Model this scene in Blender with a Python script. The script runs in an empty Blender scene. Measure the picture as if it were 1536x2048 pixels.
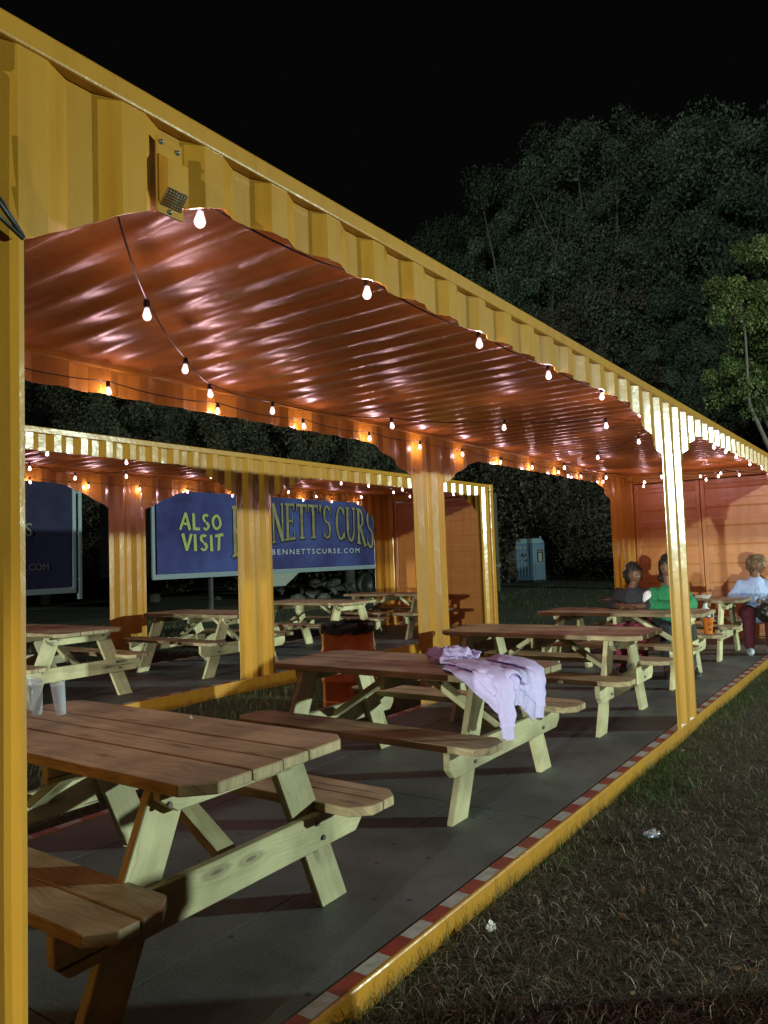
import bpy, bmesh, math, random
import numpy as np
from mathutils import Vector, Matrix, noise as mnoise
R = random.Random(7)
sc = bpy.context.scene
COL = sc.collection
pi = math.pi
GZ = -0.10            # grass level; container decks are at z = 0

# ------------------------------------------------------------------ helpers
def lerp(a, b, t): return a + (b - a) * t
def tag(o, label=None, cat=None, group=None, kind=None):
    if label: o['label'] = label
    if cat: o['category'] = cat
    if group: o['group'] = group
    if kind: o['kind'] = kind
    return o
def empty(name, loc=(0, 0, 0), rz=0.0, **k):
    o = bpy.data.objects.new(name, None); COL.objects.link(o)
    o.location = loc; o.rotation_euler = (0, 0, rz); o.empty_display_size = .1
    return tag(o, **k)
def link(name, me, mats, parent=None, **k):
    o = bpy.data.objects.new(name, me); COL.objects.link(o)
    if mats is not None and not me.materials:
        for m in (mats if isinstance(mats, (list, tuple)) else [mats]): me.materials.append(m)
    if parent: o.parent = parent
    return tag(o, **k)
class MB:
    """mesh builder with uv and per face material / smooth"""
    def __init__(s): s.v = []; s.f = []; s.uv = []; s.mi = []; s.sm = []
    def add(s, vs, fs, uvs=None, mi=0, sm=False):
        b = len(s.v); s.v += [tuple(x) for x in vs]
        for i, f in enumerate(fs):
            s.f.append(tuple(b + j for j in f)); s.mi.append(mi); s.sm.append(sm)
            s.uv.append(uvs[i] if uvs else [(0, 0)] * len(f))
    def mesh(s, name):
        me = bpy.data.meshes.new(name); me.from_pydata(s.v, [], s.f)
        ul = me.uv_layers.new(name='UVMap')
        flat = [c for f in s.uv for p in f for c in p]
        ul.data.foreach_set('uv', flat)
        me.polygons.foreach_set('material_index', s.mi)
        me.polygons.foreach_set('use_smooth', s.sm)
        me.update(); return me
    def build(s, name, mats, parent=None, **k): return link(name, s.mesh(name), mats, parent, **k)
    def box(s, a, b, mi=0):
        x0, y0, z0 = a; x1, y1, z1 = b
        v = [(x0,y0,z0),(x1,y0,z0),(x1,y1,z0),(x0,y1,z0),(x0,y0,z1),(x1,y0,z1),(x1,y1,z1),(x0,y1,z1)]
        f = [(0,3,2,1),(4,5,6,7),(0,1,5,4),(1,2,6,5),(2,3,7,6),(3,0,4,7)]
        s.add(v, f, mi=mi)
    def bbox(s, a, b, r=.006, mi=0):
        """box with bevelled edges"""
        bm = bmesh.new(); bmesh.ops.create_cube(bm, size=1)
        for v in bm.verts:
            v.co = Vector((lerp(a[0], b[0], v.co.x + .5), lerp(a[1], b[1], v.co.y + .5), lerp(a[2], b[2], v.co.z + .5)))
        bmesh.ops.bevel(bm, geom=bm.edges[:], offset=r, segments=2, affect='EDGES', profile=.5)
        s.addbm(bm, mi)
    def addbm(s, bm, mi=0, sm=False, M=None):
        bm.verts.index_update(); bm.verts.ensure_lookup_table()
        vs = [(M @ v.co if M else v.co)[:] for v in bm.verts]
        s.add(vs, [[v.index for v in f.verts] for f in bm.faces], mi=mi, sm=sm); bm.free()
    def tube(s, pts, r, n=6, mi=0, cap=True):
        pts = [Vector(p) for p in pts]; rs = r if isinstance(r, (list, tuple)) else [r] * len(pts)
        rings = []; up = Vector((0, 0, 1)); prev = None
        for i, p in enumerate(pts):
            t = (pts[min(i+1, len(pts)-1)] - pts[max(i-1, 0)]).normalized()
            if prev is None:
                a = t.cross(up) if abs(t.z) < .95 else t.cross(Vector((1, 0, 0)))
            else: a = prev - t * prev.dot(t)
            a.normalize(); prev = a; b = t.cross(a)
            rings.append([p + (a * math.cos(2*pi*k/n) + b * math.sin(2*pi*k/n)) * rs[i] for k in range(n)])
        vs = [v for q in rings for v in q]; fs = []
        for i in range(len(rings)-1):
            for k in range(n):
                fs.append((i*n+k, i*n+(k+1) % n, (i+1)*n+(k+1) % n, (i+1)*n+k))
        if cap: fs += [tuple(range(n))[::-1], tuple((len(rings)-1)*n + k for k in range(n))]
        s.add(vs, fs, mi=mi, sm=True)
    def lathe(s, prof, n=16, c=(0, 0, 0), mi=0, M=None):
        vs = []
        for r, z in prof:
            for k in range(n):
                p = Vector((r*math.cos(2*pi*k/n), r*math.sin(2*pi*k/n), z))
                if M: p = M @ p
                vs.append(p + Vector(c))
        fs = [(i*n+k, i*n+(k+1) % n, (i+1)*n+(k+1) % n, (i+1)*n+k) for i in range(len(prof)-1) for k in range(n)]
        s.add(vs, fs, mi=mi, sm=True)
    def board(s, poly, o, L, W, T, t, bev=.004, uoff=None):
        """lumber: poly in (L,W) plane, thickness t along T; uv = (along, across)"""
        o, L, W, T = Vector(o), Vector(L).normalized(), Vector(W).normalized(), Vector(T).normalized()
        if uoff is None: uoff = (R.random()*40, R.random()*40)
        bm = bmesh.new(); uvl = bm.loops.layers.uv.new('u')
        bot = [bm.verts.new((p[0], p[1], 0)) for p in poly]; top = [bm.verts.new((p[0], p[1], t)) for p in poly]
        n = len(poly); bm.faces.new(bot[::-1]); bm.faces.new(top)
        for i in range(n): bm.faces.new((bot[i], bot[(i+1) % n], top[(i+1) % n], top[i]))
        if bev: bmesh.ops.bevel(bm, geom=bm.edges[:], offset=bev, segments=1, affect='EDGES')
        bm.normal_update(); bm.verts.index_update(); bm.verts.ensure_lookup_table()
        uvs = []; fs = []
        for f in bm.faces:
            nn = f.normal
            q = []
            for v in f.verts:
                c = v.co
                if abs(nn.x) > .8: q.append((uoff[0] + 300 + c.z, uoff[1] + c.y))       # end grain
                elif abs(nn.z) > .6: q.append((uoff[0] + c.x, uoff[1] + c.y))
                else: q.append((uoff[0] + c.x, uoff[1] + c.y + c.z + .3))
            uvs.append(q); fs.append([v.index for v in f.verts])
        flip = L.cross(W).dot(T) < 0
        vs = [o + L*v.co.x + W*v.co.y + T*v.co.z for v in bm.verts]
        if flip: fs = [f[::-1] for f in fs]; uvs = [u[::-1] for u in uvs]
        s.add(vs, fs, uvs); bm.free()

# ------------------------------------------------------------------ materials
def mat(name): 
    m = bpy.data.materials.new(name); m.use_nodes = True
    nt = m.node_tree; b = nt.nodes['Principled BSDF']
    return m, nt, b
def N(nt, t, **k):
    n = nt.nodes.new(t)
    for a, v in k.items():
        if a.startswith('i_'):
            key = a[2:].replace('_', ' ')
            n.inputs[int(key) if key.isdigit() else key].default_value = v
        else: setattr(n, a, v)
    return n
def ramp(nt, stops, interp='LINEAR'):
    r = nt.nodes.new('ShaderNodeValToRGB'); r.color_ramp.interpolation = interp
    e = r.color_ramp.elements
    while len(e) < len(stops): e.new(.5)
    for q, (p, c) in zip(e, stops): q.position = p; q.color = (*c, 1) if len(c) == 3 else c
    return r
def flat(name, col, rough=.6, metal=0, noise=.12, scale=30, bump=0, spec=.5, coat=0, nscale=None, **k):
    m, nt, b = mat(name); L = nt.links
    tc = N(nt, 'ShaderNodeTexCoord'); no = N(nt, 'ShaderNodeTexNoise', i_Scale=scale, i_Detail=5.0)
    L.new(tc.outputs['Object'], no.inputs['Vector'])
    r = ramp(nt, [(.3, [c*(1-noise) for c in col]), (.7, [min(1, c*(1+noise)) for c in col])])
    L.new(no.outputs['Fac'], r.inputs[0]); L.new(r.outputs[0], b.inputs['Base Color'])
    b.inputs['Roughness'].default_value = rough; b.inputs['Metallic'].default_value = metal
    b.inputs['Specular IOR Level'].default_value = spec; b.inputs['Coat Weight'].default_value = coat
    if bump:
        n2 = N(nt, 'ShaderNodeTexNoise', i_Scale=nscale or scale*2, i_Detail=4.0); bp = N(nt, 'ShaderNodeBump', i_Strength=bump, i_Distance=.01)
        L.new(tc.outputs['Object'], n2.inputs['Vector']); L.new(n2.outputs['Fac'], bp.inputs['Height']); L.new(bp.outputs[0], b.inputs['Normal'])
    return m
def paint(name, col, col2, rough=.3):
    """glossy container enamel: worn patches, small chips, low waviness"""
    m, nt, b = mat(name); L = nt.links
    tc = N(nt, 'ShaderNodeTexCoord')
    n1 = N(nt, 'ShaderNodeTexNoise', i_Scale=1.3, i_Detail=6.0, i_Roughness=.6)
    n2 = N(nt, 'ShaderNodeTexNoise', i_Scale=22.0, i_Detail=6.0, i_Roughness=.75)
    mp = N(nt, 'ShaderNodeMapping'); mp.inputs['Scale'].default_value = (14, 14, 1.2)
    n3 = N(nt, 'ShaderNodeTexNoise', i_Scale=1.0, i_Detail=5.0)
    for n in (n1, n2): L.new(tc.outputs['Object'], n.inputs['Vector'])
    L.new(tc.outputs['Object'], mp.inputs[0]); L.new(mp.outputs[0], n3.inputs['Vector'])
    r1 = ramp(nt, [(.35, col), (.7, col2)]); L.new(n1.outputs['Fac'], r1.inputs[0])
    st = ramp(nt, [(.5, (0,0,0)), (.8, (1,1,1))]); L.new(n3.outputs['Fac'], st.inputs[0])
    mx = N(nt, 'ShaderNodeMixRGB', blend_type='MULTIPLY'); mx.inputs[2].default_value = (.8, .72, .6, 1)
    L.new(st.outputs[0], mx.inputs[0]); L.new(r1.outputs[0], mx.inputs[1])
    ch = ramp(nt, [(.775, (0,0,0)), (.785, (1,1,1))]); L.new(n2.outputs['Fac'], ch.inputs[0])
    m2 = N(nt, 'ShaderNodeMixRGB'); m2.inputs[2].default_value = (.09, .05, .03, 1)
    L.new(ch.outputs[0], m2.inputs[0]); L.new(mx.outputs[0], m2.inputs[1]); L.new(m2.outputs[0], b.inputs['Base Color'])
    rr = N(nt, 'ShaderNodeMapRange', i_3=rough-.06, i_4=rough+.14); L.new(n1.outputs['Fac'], rr.inputs[0]); L.new(rr.outputs[0], b.inputs['Roughness'])
    b.inputs['Specular IOR Level'].default_value = .65; b.inputs['Coat Weight'].default_value = .35; b.inputs['Coat Roughness'].default_value = .42
    n4 = N(nt, 'ShaderNodeTexNoise', i_Scale=5.0, i_Detail=3.0); L.new(tc.outputs['Object'], n4.inputs['Vector'])
    n5 = N(nt, 'ShaderNodeTexNoise', i_Scale=90.0, i_Detail=2.0); L.new(tc.outputs['Object'], n5.inputs['Vector'])
    bp = N(nt, 'ShaderNodeBump', i_Strength=.32, i_Distance=.02); L.new(n4.outputs['Fac'], bp.inputs['Height'])
    b2 = N(nt, 'ShaderNodeBump', i_Strength=.12, i_Distance=.004); L.new(n5.outputs['Fac'], b2.inputs['Height']); L.new(bp.outputs[0], b2.inputs['Normal'])
    L.new(b2.outputs[0], b.inputs['Normal'])
    return m
YEL = paint('yellow_enamel', (.50, .25, .028), (.44, .212, .024), .165)
INR = paint('orange_interior_enamel', (.50, .205, .048), (.44, .175, .040), .29)
def wood(name, light, dark, wet=.55):
    m, nt, b = mat(name); L = nt.links
    uv0 = N(nt, 'ShaderNodeUVMap'); oi = N(nt, 'ShaderNodeObjectInfo')
    uv = N(nt, 'ShaderNodeVectorMath', operation='MULTIPLY_ADD'); uv.inputs[1].default_value = (37., 23., 0); L.new(oi.outputs['Random'], uv.inputs[0]); L.new(uv0.outputs[0], uv.inputs[2])
    mp = N(nt, 'ShaderNodeMapping'); mp.inputs['Scale'].default_value = (2.2, 30, 1)
    L.new(uv.outputs[0], mp.inputs[0])
    wn = N(nt, 'ShaderNodeTexNoise', i_Scale=.9, i_Detail=2.0); L.new(uv.outputs[0], wn.inputs['Vector'])
    wn.inputs['Scale'].default_value = 4
    # distort the grain a little so that it flows
    ad = N(nt, 'ShaderNodeVectorMath', operation='MULTIPLY_ADD'); ad.inputs[1].default_value = (.6, 3.2, 0)
    L.new(wn.outputs['Color'], ad.inputs[0]); L.new(mp.outputs[0], ad.inputs[2])
    g = N(nt, 'ShaderNodeTexNoise', i_Scale=1.0, i_Detail=6.0, i_Roughness=.65); L.new(ad.outputs[0], g.inputs['Vector'])
    wv = N(nt, 'ShaderNodeTexWave', i_Scale=.55, i_Distortion=3.5, i_Detail=3.0, bands_direction='Y'); L.new(ad.outputs[0], wv.inputs['Vector'])
    r = ramp(nt, [(.28, dark), (.5, [lerp(a, c, .6) for a, c in zip(dark, light)]), (.72, light)])
    mxg = N(nt, 'ShaderNodeMixRGB', blend_type='MIX'); mxg.inputs[0].default_value = .09
    L.new(g.outputs['Fac'], mxg.inputs[1]); L.new(wv.outputs['Fac'], mxg.inputs[2]); L.new(mxg.outputs[0], r.inputs[0])
    # knots
    mk = N(nt, 'ShaderNodeMapping'); mk.inputs['Scale'].default_value = (1.5, 5.5, 1); L.new(uv.outputs[0], mk.inputs[0])
    vo = N(nt, 'ShaderNodeTexVoronoi', voronoi_dimensions='2D', i_Scale=1.0); L.new(mk.outputs[0], vo.inputs['Vector'])
    kr = ramp(nt, [(.0, (.85,.85,.85)), (.035, (.7,.7,.7)), (.055, (.25,.25,.25)), (.075, (.45,.45,.45)), (.12, (0,0,0))]); L.new(vo.outputs['Distance'], kr.inputs[0])
    mk2 = N(nt, 'ShaderNodeMixRGB'); mk2.inputs[2].default_value = (.10, .06, .03, 1)
    L.new(kr.outputs[0], mk2.inputs[0]); L.new(r.outputs[0], mk2.inputs[1])
    # long drying checks
    mc = N(nt, 'ShaderNodeMapping'); mc.inputs['Scale'].default_value = (.7, 42, 1); L.new(uv.outputs[0], mc.inputs[0])
    cn = N(nt, 'ShaderNodeTexNoise', i_Scale=1.0, i_Detail=1.0); L.new(mc.outputs[0], cn.inputs['Vector'])
    cr = ramp(nt, [(.735, (0,0,0)), (.75, (1,1,1))]); L.new(cn.outputs['Fac'], cr.inputs[0])
    mc2 = N(nt, 'ShaderNodeMixRGB'); mc2.inputs[2].default_value = (.08, .05, .03, 1)
    L.new(cr.outputs[0], mc2.inputs[0]); L.new(mk2.outputs[0], mc2.inputs[1])
    # broad stains
    tc = N(nt, 'ShaderNodeTexCoord'); sn = N(nt, 'ShaderNodeTexNoise', i_Scale=3.0, i_Detail=5.0); L.new(tc.outputs['Object'], sn.inputs['Vector'])
    sr = ramp(nt, [(.38, (.62, .60, .57)), (.62, (1.1, 1.1, 1.07))]); L.new(sn.outputs['Fac'], sr.inputs[0])
    mm = N(nt, 'ShaderNodeMixRGB', blend_type='MULTIPLY'); mm.inputs[0].default_value = 1
    L.new(mc2.outputs[0], mm.inputs[1]); L.new(sr.outputs[0], mm.inputs[2])
    hv = N(nt, 'ShaderNodeHueSaturation'); mr = N(nt, 'ShaderNodeMapRange', i_3=.78, i_4=1.12); L.new(oi.outputs['Random'], mr.inputs[0]); L.new(mr.outputs[0], hv.inputs['Value'])
    L.new(mm.outputs[0], hv.inputs['Color']); L.new(hv.outputs[0], b.inputs['Base Color'])
    b.inputs['Roughness'].default_value = wet; b.inputs['Specular IOR Level'].default_value = .35
    bp = N(nt, 'ShaderNodeBump', i_Strength=.35, i_Distance=.003); L.new(g.outputs['Fac'], bp.inputs['Height'])
    b3 = N(nt, 'ShaderNodeBump', i_Strength=.8, i_Distance=.003, invert=True); L.new(cr.outputs[0], b3.inputs['Height']); L.new(bp.outputs[0], b3.inputs['Normal'])
    L.new(b3.outputs[0], b.inputs['Normal'])
    return m
WOOD = wood('pressure_treated_pine', (.60, .57, .36), (.44, .40, .23))
TOPW = wood('weathered_table_boards', (.54, .45, .28), (.29, .215, .125), .5)
def concrete(name, base, jx=(), jy=()):
    m, nt, b = mat(name); L = nt.links
    tc = N(nt, 'ShaderNodeTexCoord')
    n1 = N(nt, 'ShaderNodeTexNoise', i_Scale=1.7, i_Detail=8.0, i_Roughness=.62); n2 = N(nt, 'ShaderNodeTexNoise', i_Scale=60.0, i_Detail=6.0, i_Roughness=.7)
    for n in (n1, n2): L.new(tc.outputs['Object'], n.inputs['Vector'])
    r1 = ramp(nt, [(.3, [c*.5 for c in base]), (.5, base), (.68, [c*1.45 for c in base])]); L.new(n1.outputs['Fac'], r1.inputs[0])
    r2 = ramp(nt, [(.25, (.6,.6,.6)), (.5, (1,1,1)), (.8, (1.15,1.15,1.15))]); L.new(n2.outputs['Fac'], r2.inputs[0])
    mm = N(nt, 'ShaderNodeMixRGB', blend_type='MULTIPLY'); mm.inputs[0].default_value = 1
    L.new(r1.outputs[0], mm.inputs[1]); L.new(r2.outputs[0], mm.inputs[2])
    # small dark spots (gum, leaves)
    vo = N(nt, 'ShaderNodeTexVoronoi', voronoi_dimensions='2D', i_Scale=2.6); L.new(tc.outputs['Object'], vo.inputs['Vector'])
    vr = ramp(nt, [(.022, (1,1,1)), (.034, (0,0,0))]); L.new(vo.outputs['Distance'], vr.inputs[0])
    m2 = N(nt, 'ShaderNodeMixRGB'); m2.inputs[2].default_value = (.03, .03, .03, 1)
    L.new(vr.outputs[0], m2.inputs[0]); L.new(mm.outputs[0], m2.inputs[1]); L.new(m2.outputs[0], b.inputs['Base Color'])
    b.inputs['Roughness'].default_value = .62
    bp = N(nt, 'ShaderNodeBump', i_Strength=.4, i_Distance=.004); L.new(n2.outputs['Fac'], bp.inputs['Height']); L.new(bp.outputs[0], b.inputs['Normal'])
    return m
CONC = concrete('deck_concrete', (.108, .116, .122))
RED = flat('red_tape', (.28, .032, .022), .45, noise=.25, scale=18, bump=.2)
WHT = flat('white_tape', (.42, .42, .41), .45, noise=.22, scale=18, bump=.2)
BLK = flat('black_rubber', (.015, .015, .015), .5)
DGRY = flat('dark_grey_steel', (.12, .12, .12), .4, metal=.5)
GREY = flat('grey_aluminium', (.42, .45, .48), .4, metal=.4)
PGREY = flat('painted_beige', (.48, .36, .16), .4)
def emis(name, col, st):
    m, nt, b = mat(name); nt.nodes.remove(b); e = N(nt, 'ShaderNodeEmission', i_Strength=st); e.inputs[0].default_value = (*col, 1)
    nt.links.new(e.outputs[0], nt.nodes['Material Output'].inputs[0]); return m
FIL = emis('hot_filament', (1, .72, .65), 60); FIL.cycles.emission_sampling = 'NONE'
def bulbglass():
    m, nt, b = mat('bulb_glass'); nt.nodes.remove(b)
    t = N(nt, 'ShaderNodeBsdfTransparent'); e = N(nt, 'ShaderNodeEmission', i_Strength=3.2); e.inputs[0].default_value = (1, .66, .60, 1)
    g = N(nt, 'ShaderNodeBsdfGlossy'); g.inputs['Roughness'].default_value = .05
    a = N(nt, 'ShaderNodeMixShader'); a.inputs[0].default_value = .5; c = N(nt, 'ShaderNodeMixShader'); c.inputs[0].default_value = .08
    L = nt.links; L.new(t.outputs[0], a.inputs[1]); L.new(e.outputs[0], a.inputs[2]); L.new(a.outputs[0], c.inputs[1]); L.new(g.outputs[0], c.inputs[2])
    L.new(c.outputs[0], nt.nodes['Material Output'].inputs[0]); return m
BGL = bulbglass(); BGL.cycles.emission_sampling = 'NONE'

# ------------------------------------------------------------------ camera
cam = bpy.data.cameras.new('camera'); co = bpy.data.objects.new('camera', cam); COL.objects.link(co); sc.camera = co
yaw, pit, rol, fpx = .6144, .0618, -.0351, 1504.47
d = Vector((-math.sin(yaw)*math.cos(pit), math.cos(yaw)*math.cos(pit), math.sin(pit)))
r0 = Vector((math.cos(yaw), math.sin(yaw), 0)); u0 = r0.cross(d)
r1 = r0*math.cos(rol) + u0*math.sin(rol); u1 = -r0*math.sin(rol) + u0*math.cos(rol)
co.matrix_world = Matrix(((r1.x, u1.x, -d.x, 1.6069), (r1.y, u1.y, -d.y, -1.0662), (r1.z, u1.z, -d.z, 1.418), (0, 0, 0, 1)))
cam.sensor_fit = 'HORIZONTAL'; cam.sensor_width = 36; cam.lens = fpx/1536*36; cam.clip_end = 500; cam.clip_start = .02

# ------------------------------------------------------------------ containers
PIT = .278
def hash1(n):
    return (math.sin(n*12.9898)*43758.5453) % 1
def stations(y0, y1, extra):
    ys = set([y0, y1] + list(extra)); n = int(math.floor((y0 - .2)/PIT))
    while PIT*n < y1 + .3:
        for dd in (-.103, -.035, .035, .103):
            y = n*PIT + dd
            if y0 < y < y1: ys.add(y)
        n += 1
    ys = sorted(ys); out = [ys[0]]
    for y in ys[1:]:
        if y - out[-1] > 1e-4:
            k = 3 if y - out[-1] > .05 else 1
            base = out[-1]
            for j in range(1, k+1): out.append(lerp(base, y, j/k))
    return out
def corr(y, depth=.030):
    t = ((y + PIT/2) % PIT) - PIT/2; a = abs(t)
    if a <= .035: return -depth
    if a >= .103: return 0.
    return -depth*(1 - (a-.035)/.068)
def side_panel(name, X, sgn, z0, y0, y1, openings, ztop, parent, zop=2.47, drop=.30):
    """corrugated side with openings cut out; X outer plane, sgn = +1 when outside is +X. One mesh; stations are split at every post edge."""
    mb = MB(); edges = sorted([e for o in openings for e in o[:2]])
    def zb(y, side):
        for (a, b, la, lb) in openings:
            if (a < y < b) or (abs(y-a) < 1e-6 and side > 0) or (abs(y-b) < 1e-6 and side < 0):
                z = zop
                for dist, w in ((y-a, la), (b-y, lb)):
                    t = min(1, max(0, dist/w)); s = .55*t + .45*math.sin(t*pi/2)
                    z = min(z, zop - drop*(1-s))
                return z + (hash1(y*31)-.5)*.004
        return z0 + .002
    extra = list(edges)
    for (a, b, la, lb) in openings: extra += [a + la*k/6 for k in range(1, 7)] + [b - lb*k/6 for k in range(1, 7)]
    ys = stations(y0, y1, extra)
    def x(y, z): return X + sgn*(-.006 + corr(y) + .0042*mnoise.noise(Vector((y*2.3, z*1.7, X))) + .0015*mnoise.noise(Vector((y*8, z*6, X))))
    for a, b in zip(ys, ys[1:]):
        za, zc = zb(a, 1), zb(b, -1)
        n = max(1, int((ztop - min(za, zc))/.35))
        vs = []
        for k in range(n+1):
            t = k/n; pa, pb = lerp(za, ztop, t), lerp(zc, ztop, t)
            vs += [(x(a, pa), a, pa), (x(b, pb), b, pb)]
        fs = [(2*k, 2*k+1, 2*k+3, 2*k+2) if sgn > 0 else (2*k+2, 2*k+3, 2*k+1, 2*k) for k in range(n)]
        mb.add(vs, fs)
    me = mb.mesh(name); bm = bmesh.new(); bm.from_mesh(me)
    bmesh.ops.remove_doubles(bm, verts=bm.verts, dist=.0004); bm.to_mesh(me); bm.free()
    o = link(name, me, YEL, parent)
    so = o.modifiers.new('solid', 'SOLIDIFY'); so.thickness = .004; so.offset = -1
    return o
def container(Xf, Xb, zf, label, name='shipping_container', fend=10.95, bend=10.95):
    Y0, Y1 = -.39, 11.83; top = 2.69
    T = empty(name, (0, 0, 0), label=label, cat='container pavilion', group='cut open container shelters')
    T.location = (Xf, Y0, zf)
    off = Matrix.Translation((-Xf, -Y0, -zf))
    def P(o):
        o.data.transform(off @ Matrix.Translation((0, 0, zf))); return o
    pa_, pb_ = (5.1, 5.7) if fend < 11 else (5.20, 5.80)
    fo = [(-.163, pa_, .62, .75), (pb_, fend, .75, .75)]
    bo = [(-.17, 5.1, .62, .75), (5.7, bend, .75, .6)]
    P(side_panel('front_panel', Xf, 1, 0, Y0+.1, Y1-.1, fo, 2.632, T))
    P(side_panel('back_panel', Xb, -1, 0, Y0+.1, Y1-.1, bo, 2.632, T, zop=2.475))
    # rails
    for nm, x0, x1 in (('top_rail', Xf-.06, Xf), ('top_rail', Xb, Xb+.06)):
        m = MB(); m.bbox((x0, Y0+.12, 2.63), (x1, Y1-.12, top), .007); P(m.build(nm, YEL, T))
    for nm, x0, x1 in (('bottom_rail', Xf-.084, Xf-.002), ('bottom_rail', Xb+.002, Xb+.084)):
        m = MB(); m.bbox((x0, Y0+.12, -.17), (x1, Y1-.12, .001), .008); P(m.build(nm, YEL, T))
    # corner posts and fittings, each its own part
    for x in (Xf, Xb):
        s = 1 if x == Xf else -1
        for y0, y1 in ((Y0, Y0+.13), (Y1-.13, Y1)):
            m = MB(); a, b = sorted((x, x - s*.14)); m.bbox((a+.001, y0, -.17), (b-.001, y1, 2.56), .012)
            m.bbox((a-.004, y0-.004, 2.56), (b+.004, y1+.004, 2.70), .014); P(m.build('corner_post', YEL, T))
    # roof: ridges across the width
    mb = MB(); ny = 0; ys = []; p = .209
    k = 0
    while Y0+.1 + p*k < Y1-.1:
        b = Y0+.1+p*k
        ys += [(b, 0), (b+.045, 0), (b+.065, -.011), (b+.082, -.02), (b+.127, -.02), (b+.144, -.011), (b+.164, 0)]; k += 1
    nx = 22; vs = []; 
    for j in range(nx+1):
        x = lerp(Xb+.03, Xf-.03, j/nx)
        for i, (y, z) in enumerate(ys):
            e = min(1, min(j, nx-j)/1.0)
            vs.append((x, y, 2.668 + z*e + .0035*mnoise.noise(Vector((x*1.6, y*2.2, Xf))) + .0012*mnoise.noise(Vector((x*6, y*7, Xf)))))
    n = len(ys); fs = [(j*n+i, (j+1)*n+i, (j+1)*n+i+1, j*n+i+1) for j in range(nx) for i in range(n-1)]
    mb.add(vs, fs, sm=True); P(mb.build('roof', INR, T))
    # closed end walls: two framed doors with shallow horizontal ribs at the far end, ribbed bulkhead at the near end
    for yy, s, nm in ((Y1, -1, 'end_door'), (Y0, 1, 'bulkhead')):
        m = MB(); m.bbox((Xb+.14, min(yy, yy+s*.1), 2.52), (Xf-.14, max(yy, yy+s*.1), 2.69), .01); P(m.build('header_beam', YEL, T))
        m = MB(); m.bbox((Xb+.14, min(yy, yy+s*.1), -.16), (Xf-.14, max(yy, yy+s*.1), .015), .01); P(m.build('sill_beam', YEL, T))
        xm = (Xb+Xf)/2; leaves = [(Xb+.145, xm-.004), (xm+.004, Xf-.145)] if nm == 'end_door' else [(Xb+.142, Xf-.142)]
        for (a, b) in leaves:
            m = MB(); y = yy + s*.045
            zs = []; z = .10; 
            while z < 2.40: zs += [(z, 0), (z+.14, 0), (z+.17, .005), (z+.27, .005)]; z += .30
            zs.append((2.44, 0)); zs = [q for q in zs if q[0] <= 2.44]
            vs = [(x, y + s*dd, z) for (z, dd) in zs for x in (a+.06, b-.06)]
            m.add(vs, [(2*i, 2*i+1, 2*i+3, 2*i+2) for i in range(len(zs)-1)])
            for (c, e) in ((a, a+.065), (b-.065, b)): m.bbox((c, min(y-.02, y+s*.03), .03), (e, max(y+.02, y+s*.03), 2.51), .008)
            m.bbox((a+.06, y-.02, .03), (b-.06, y+.024, .105), .006); m.bbox((a+.06, y-.02, 2.43), (b-.06, y+.024, 2.505), .006)
            P(m.build(nm, INR, T))
    # deck slabs with open joints
    m = MB(); xs = [Xf-.084, Xf-.65, Xf-1.87, Xb+.084]; yj = [Y0+.11, .31, 2.75, 5.19, 7.63, 10.07, Y1-.11]
    for a, b in zip(xs[1:], xs): 
        for c, e in zip(yj, yj[1:]): m.box((a+.0035, c+.0035, -.15), (b-.0035, e-.0035, 0))
    P(m.build('deck', CONC, T))
    m = MB(); m.box((Xb+.09, Y0+.12, -.16), (Xf-.09, Y1-.12, -.153)); P(m.build('deck_underlay', BLK, T))
    # red and white reflective tape along the rails
    for a, b in ((Xf-.074, Xf-.016), (Xb+.016, Xb+.074)):
        for ya_, yb_ in ((Y0+.13, 5.1), (5.72, Y1-.27)):
            m = MB(); y = ya_; i = 0
            while y < yb_:
                m.add([(a, y, .0035), (b, y, .0035), (b, y+.1435, .0035), (a, y+.1435, .0035)], [(0,1,2,3)], mi=i % 2)
                y += .144; i += 1
            P(m.build('reflective_tape', [RED, WHT], T))
    return T
C1 = container(0, -2.40, 0, 'near yellow cut-open container over the front picnic tables, string bulbs under its roof')
C2X, C2Z = -4.93, .055
C2 = container(C2X, C2X-2.40, C2Z, 'second yellow cut-open container standing behind the near one, in front of the trailers', fend=11.2, bend=11.2)

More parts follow.
